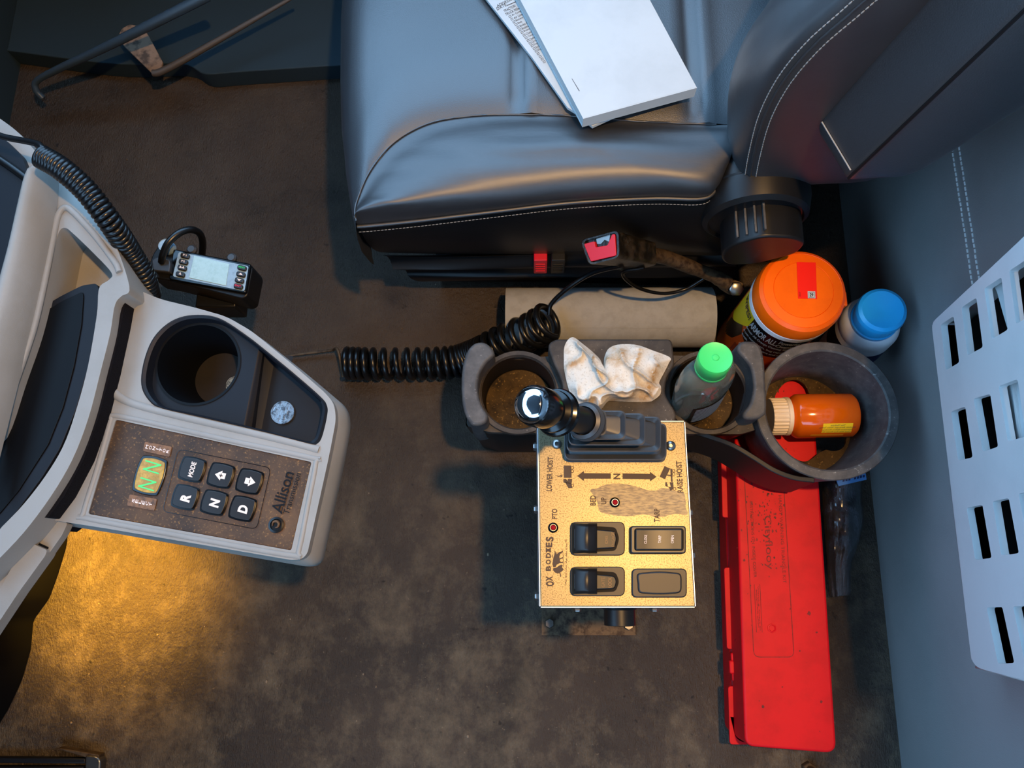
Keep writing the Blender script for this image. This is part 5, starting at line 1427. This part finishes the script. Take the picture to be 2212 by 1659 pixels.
sw = catmull([(588, 1136), (590, 1128), (597, 1126), (602, 1131), (600, 1138), (594, 1140)], 30)
tube('swirl', [P(q.x, q.y, zk + 0.0012) for q in sw], [0.0004 + 0.0010 * math.sin(math.pi * i / 29) for i in range(30)], M['panel'], lg, 6)

# coins
def coin(name, c, z, d, m, label):
    q = P(c[0], c[1], z + 0.0018)
    o = thing(name, label, 'coin', (q.x, q.y, z))
    r = d / 2
    lathe('disc', [(r - 0.0004, 0.0), (r, 0.0003), (r, 0.0015), (r - 0.0004, 0.0018), (r - 0.0012, 0.0018), (r - 0.0015, 0.0014), (0, 0.0014)], (q.x, q.y, z), m, o, n=64, angle=25)
    # low relief head in profile
    hd = catmull([(-0.35, -0.5), (0.2, -0.52), (0.15, -0.25), (0.42, -0.15), (0.40, 0.05), (0.5, 0.12), (0.36, 0.3), (0.25, 0.5), (-0.1, 0.58), (-0.42, 0.4), (-0.5, 0.0), (-0.32, -0.25)], 40, closed=True)
    v, f = prism_mesh([Vector((q.x + p.x * r * 1.05, q.y + p.y * r * 1.05, z + 0.0019)) for p in hd], (0, 0, -0.0006)); mk('relief', v, f, m, o, bevel=0.0002)
    return o
coin('coin', (610, 891), zr + 0.0004, 0.0243, M['coin'], 'bright silver coin lying in the coin tray of the console')
coin('coin', (508, 832), cupc.z - 0.0612, 0.0212, M['coin_dull'], 'dull brownish coin lying at the bottom of the console cup holder')

# ================================================================ two-way radio below the console
ZR = 0.262
rad = thing('two_way_radio', 'black two-way radio with pale screen and rubber keys behind the console', 'radio', tuple(P(430, 600, 0.18)))
bd = rnd([(330, 548), (342, 530), (374, 537), (541, 569), (546, 580), (534, 640), (522, 646), (365, 606), (330, 600), (320, 592), (322, 570)], 6, 4)
slab('body', bd, ZR - 0.004, ZR - 0.042, M['black'], rad, bevel=0.004, bseg=3)
fc_px = [(374, 537), (542, 570), (531, 634), (364, 604)]
fcp = slab('front_bezel', rnd(fc_px, 6, 4), ZR, ZR - 0.02, M['blackgloss'], rad, bevel=0.0015)
slab('face', rnd([(386, 544), (537, 575), (528, 629), (373, 597)], 5, 4), ZR + 0.0006, ZR - 0.004, M['silver'], rad)
slab('screen', [(419, 552), (495, 570), (488, 617), (408, 600)], ZR + 0.0012, ZR - 0.004, M['lcd'], rad, bevel=0.0003)
r1 = Vector((0.978, 0.21)); 
for i, (s, x_, y_) in enumerate((('P1', 399, 552), ('P2', 395.5, 565), ('..', 392.6, 578), ('.', 388.7, 592), ('MENU', 522, 578), ('^', 519.6, 592), ('v', 516.5, 605), ('EXIT', 514, 618))):
    pts = [(x_ + a * r1.x - b * r1.y, y_ + a * r1.y + b * r1.x) for a, b in rnd([(-10, -5.5), (10, -5.5), (10, 5.5), (-10, 5.5)], 5, 4)]
    k_ = slab('key', pts, ZR + 0.0030, ZR - 0.002, M['key'], rad, bevel=0.001, bseg=3)
    m_ = M['green_ink'] if s == 'MENU' else (M['red_ink'] if s == 'EXIT' else M['print'])
    zz_ = ZR + 0.0034
    def kk(a, b): return (x_ + a * r1.x - b * r1.y, y_ + a * r1.y + b * r1.x)
    if len(s) > 1 and s != '..': text_px('lettering', s, (x_ , y_ - 1), tuple(r1), 4.2, zz_, m_, k_, w=(14 if len(s) > 2 else 8), bold=0.02)
    elif s == '^': flat_px('arrow', [[kk(-5, 1.5), kk(0, -3), kk(5, 1.5)]], zz_, m_, k_)
    elif s == 'v': flat_px('arrow', [[kk(-5, -2.5), kk(5, -2.5), kk(0, 2)]], zz_, m_, k_)
    else:
        xs_ = (-3, 3) if s == '..' else (0,)
        flat_px('person_symbol', [[kk(a - 3, 1), kk(a + 3, 1), kk(a + 2, -1.2), kk(a - 2, -1.2)] for a in xs_] + [[kk(a + 1.4 * math.cos(t), -2.4 + 1.4 * math.sin(t)) for t in [2 * math.pi * i / 8 for i in range(8)]] for a in xs_], zz_, m_, k_)
kq_ = P(356, 529, ZR + 0.006)
kk2 = lathe('volume_knob', [(0.0085, -0.012), (0.0085, -0.001), (0.0078, 0.0), (0.0072, -0.0006), (0, -0.0006)], kq_, M['silver'], rad, n=36)
plg = slab('mic_plug', rnd([(327, 562), (338, 555), (366, 560), (368, 570), (366, 588), (330, 584)], 4), ZR + 0.006, ZR - 0.01, M['rubber'], rad, bevel=0.002, bseg=3)
tube('mic_cable', catmull([P(349, 566, ZR + 0.006), P(352, 550, ZR + 0.014), P(364, 524, ZR + 0.020), P(388, 503, ZR + 0.018), P(412, 496, ZR + 0.010), P(431, 504, ZR - 0.004), P(438, 525, ZR - 0.02), P(436, 556, ZR - 0.04)], 40), 0.0042, M['cord'], rad, 12)
for (a, b) in ((416, 541), (502, 559)):
    lathe('mount_screw', [(0.006, 0), (0.006, 0.003), (0.004, 0.005), (0, 0.005)], P(a, b, ZR - 0.014), M['rubber'], rad, n=24)
box('bracket', (P(470, 650, 0.22).x, P(470, 650, 0.22).y, 0.205), (0.05, 0.02, 0.04), M['black'], rad, bevel=0.002)

# coiled microphone cord running down past the dash
mc = thing('microphone_cord', 'tightly coiled black microphone cord hanging over the grey dash edge', 'cord', tuple(P(200, 430, 0.2)))
cpth = [P(88, 338, 0.46), P(132, 364, 0.455), P(186, 412, 0.44), P(238, 480, 0.42), P(278, 540, 0.385), P(310, 596, 0.36), P(324, 640, 0.33)]
hel = coil_path(cpth, 44, lambda t: 0.0088 + 0.0006 * t, 16)
tube('coil', hel, 0.0029, M['cord'], mc, 8)
tube('lead', catmull([P(-20, 285, 0.45), P(10, 296, 0.452), P(45, 303, 0.455), P(82, 311, 0.462), P(92, 322, 0.466), hel[0]], 30), 0.0031, M['cord'], mc, 10)

# ================================================================ tools by the door and floor rail
hoe = thing('scraper', 'long thin rod with a worn tan blade lying by the dark door', 'scraper', tuple(P(330, 110, 0.05)))
bl = [(255, 78), (262, 62), (280, 52), (300, 56), (318, 72), (352, 135), (345, 155), (330, 160), (268, 100)]
slab('blade', rnd(bl, 5, 3), 0.075, 0.071, M['tan'], hoe, bevel=0.0008)
tube('rod', catmull([P(330, 158, 0.075), P(345, 156, 0.075), P(390, 133, 0.078), P(480, 82, 0.085), P(560, 36, 0.095), P(640, -10, 0.105)], 30), [0.0055] * 12 + [0.0055 - 0.003 * i / 18 for i in range(18)], M['rodgrey'], hoe, 10)
strap = thing('grey_rod', 'dark bent rod crossing in front of the tan scraper blade', 'rod', tuple(P(250, 90, 0.05)))
tube('shaft', catmull([P(92, 212, 0.05), P(78, 195, 0.06), P(80, 175, 0.07), P(120, 152, 0.085), P(200, 115, 0.11), P(300, 66, 0.14), P(450, -10, 0.17)], 50), [0.005] * 20 + [0.005 + 0.003 * i / 30 for i in range(30)], mat('blue_grey_rod', '#33424e', 0.35, spec=0.6), strap, 10)
rl = thing('floor_rail', 'dark metal floor rail with a bright end bracket at the lower left corner', 'rail', tuple(P(90, 1660, 0)))
slab('bar', [(-80, 1635), (184, 1638), (184, 1650), (-80, 1648)], 0.012, 0.002, M['navy'], rl, bevel=0.0015)
slab('bar', [(-80, 1655), (180, 1656), (180, 1690), (-80, 1690)], 0.012, 0.002, M['navy'], rl, bevel=0.0015)
slab('end_bracket', rnd([(184, 1632), (208, 1634), (217, 1642), (214, 1690), (182, 1690)], 5), 0.016, 0.0, M['steel'], rl, bevel=0.002)
slab('lip', [(120, 1617), (130, 1616), (214, 1630), (214, 1637), (184, 1636)], 0.014, 0.0, M['rust'], rl, bevel=0.001)

# crumbs and grit scattered over the mat
ms = []
rg_ = random.Random(3)
for i in range(90):
    px_, py_ = rg_.uniform(150, 1150), rg_.uniform(250, 1640)
    if 560 > py_ > 0 and px_ > 680: continue
    if 95 < px_ < 760 and 480 < py_ < 1240: continue
    q = P(px_, py_, 0.0); r_ = rg_.uniform(0.0005, 0.0016)
    ms.append(lathe_mesh([(r_ * 0.8, 0.0), (r_, r_ * 0.5), (r_ * 0.5, r_ * rg_.uniform(0.8, 1.3))], q, n=6, sx=rg_.uniform(0.7, 1.6)))
v, f = join_meshes(ms)
gr = mk('floor_grit', v, f, mat('grit', '#8a7a66', 0.9, col2='#4a3a2c', nscale=40), None, origin=tuple(P(650, 1400, 0)), kind='stuff')
tag(gr, 'pale crumbs and grit scattered over the dark floor mat', 'grit')
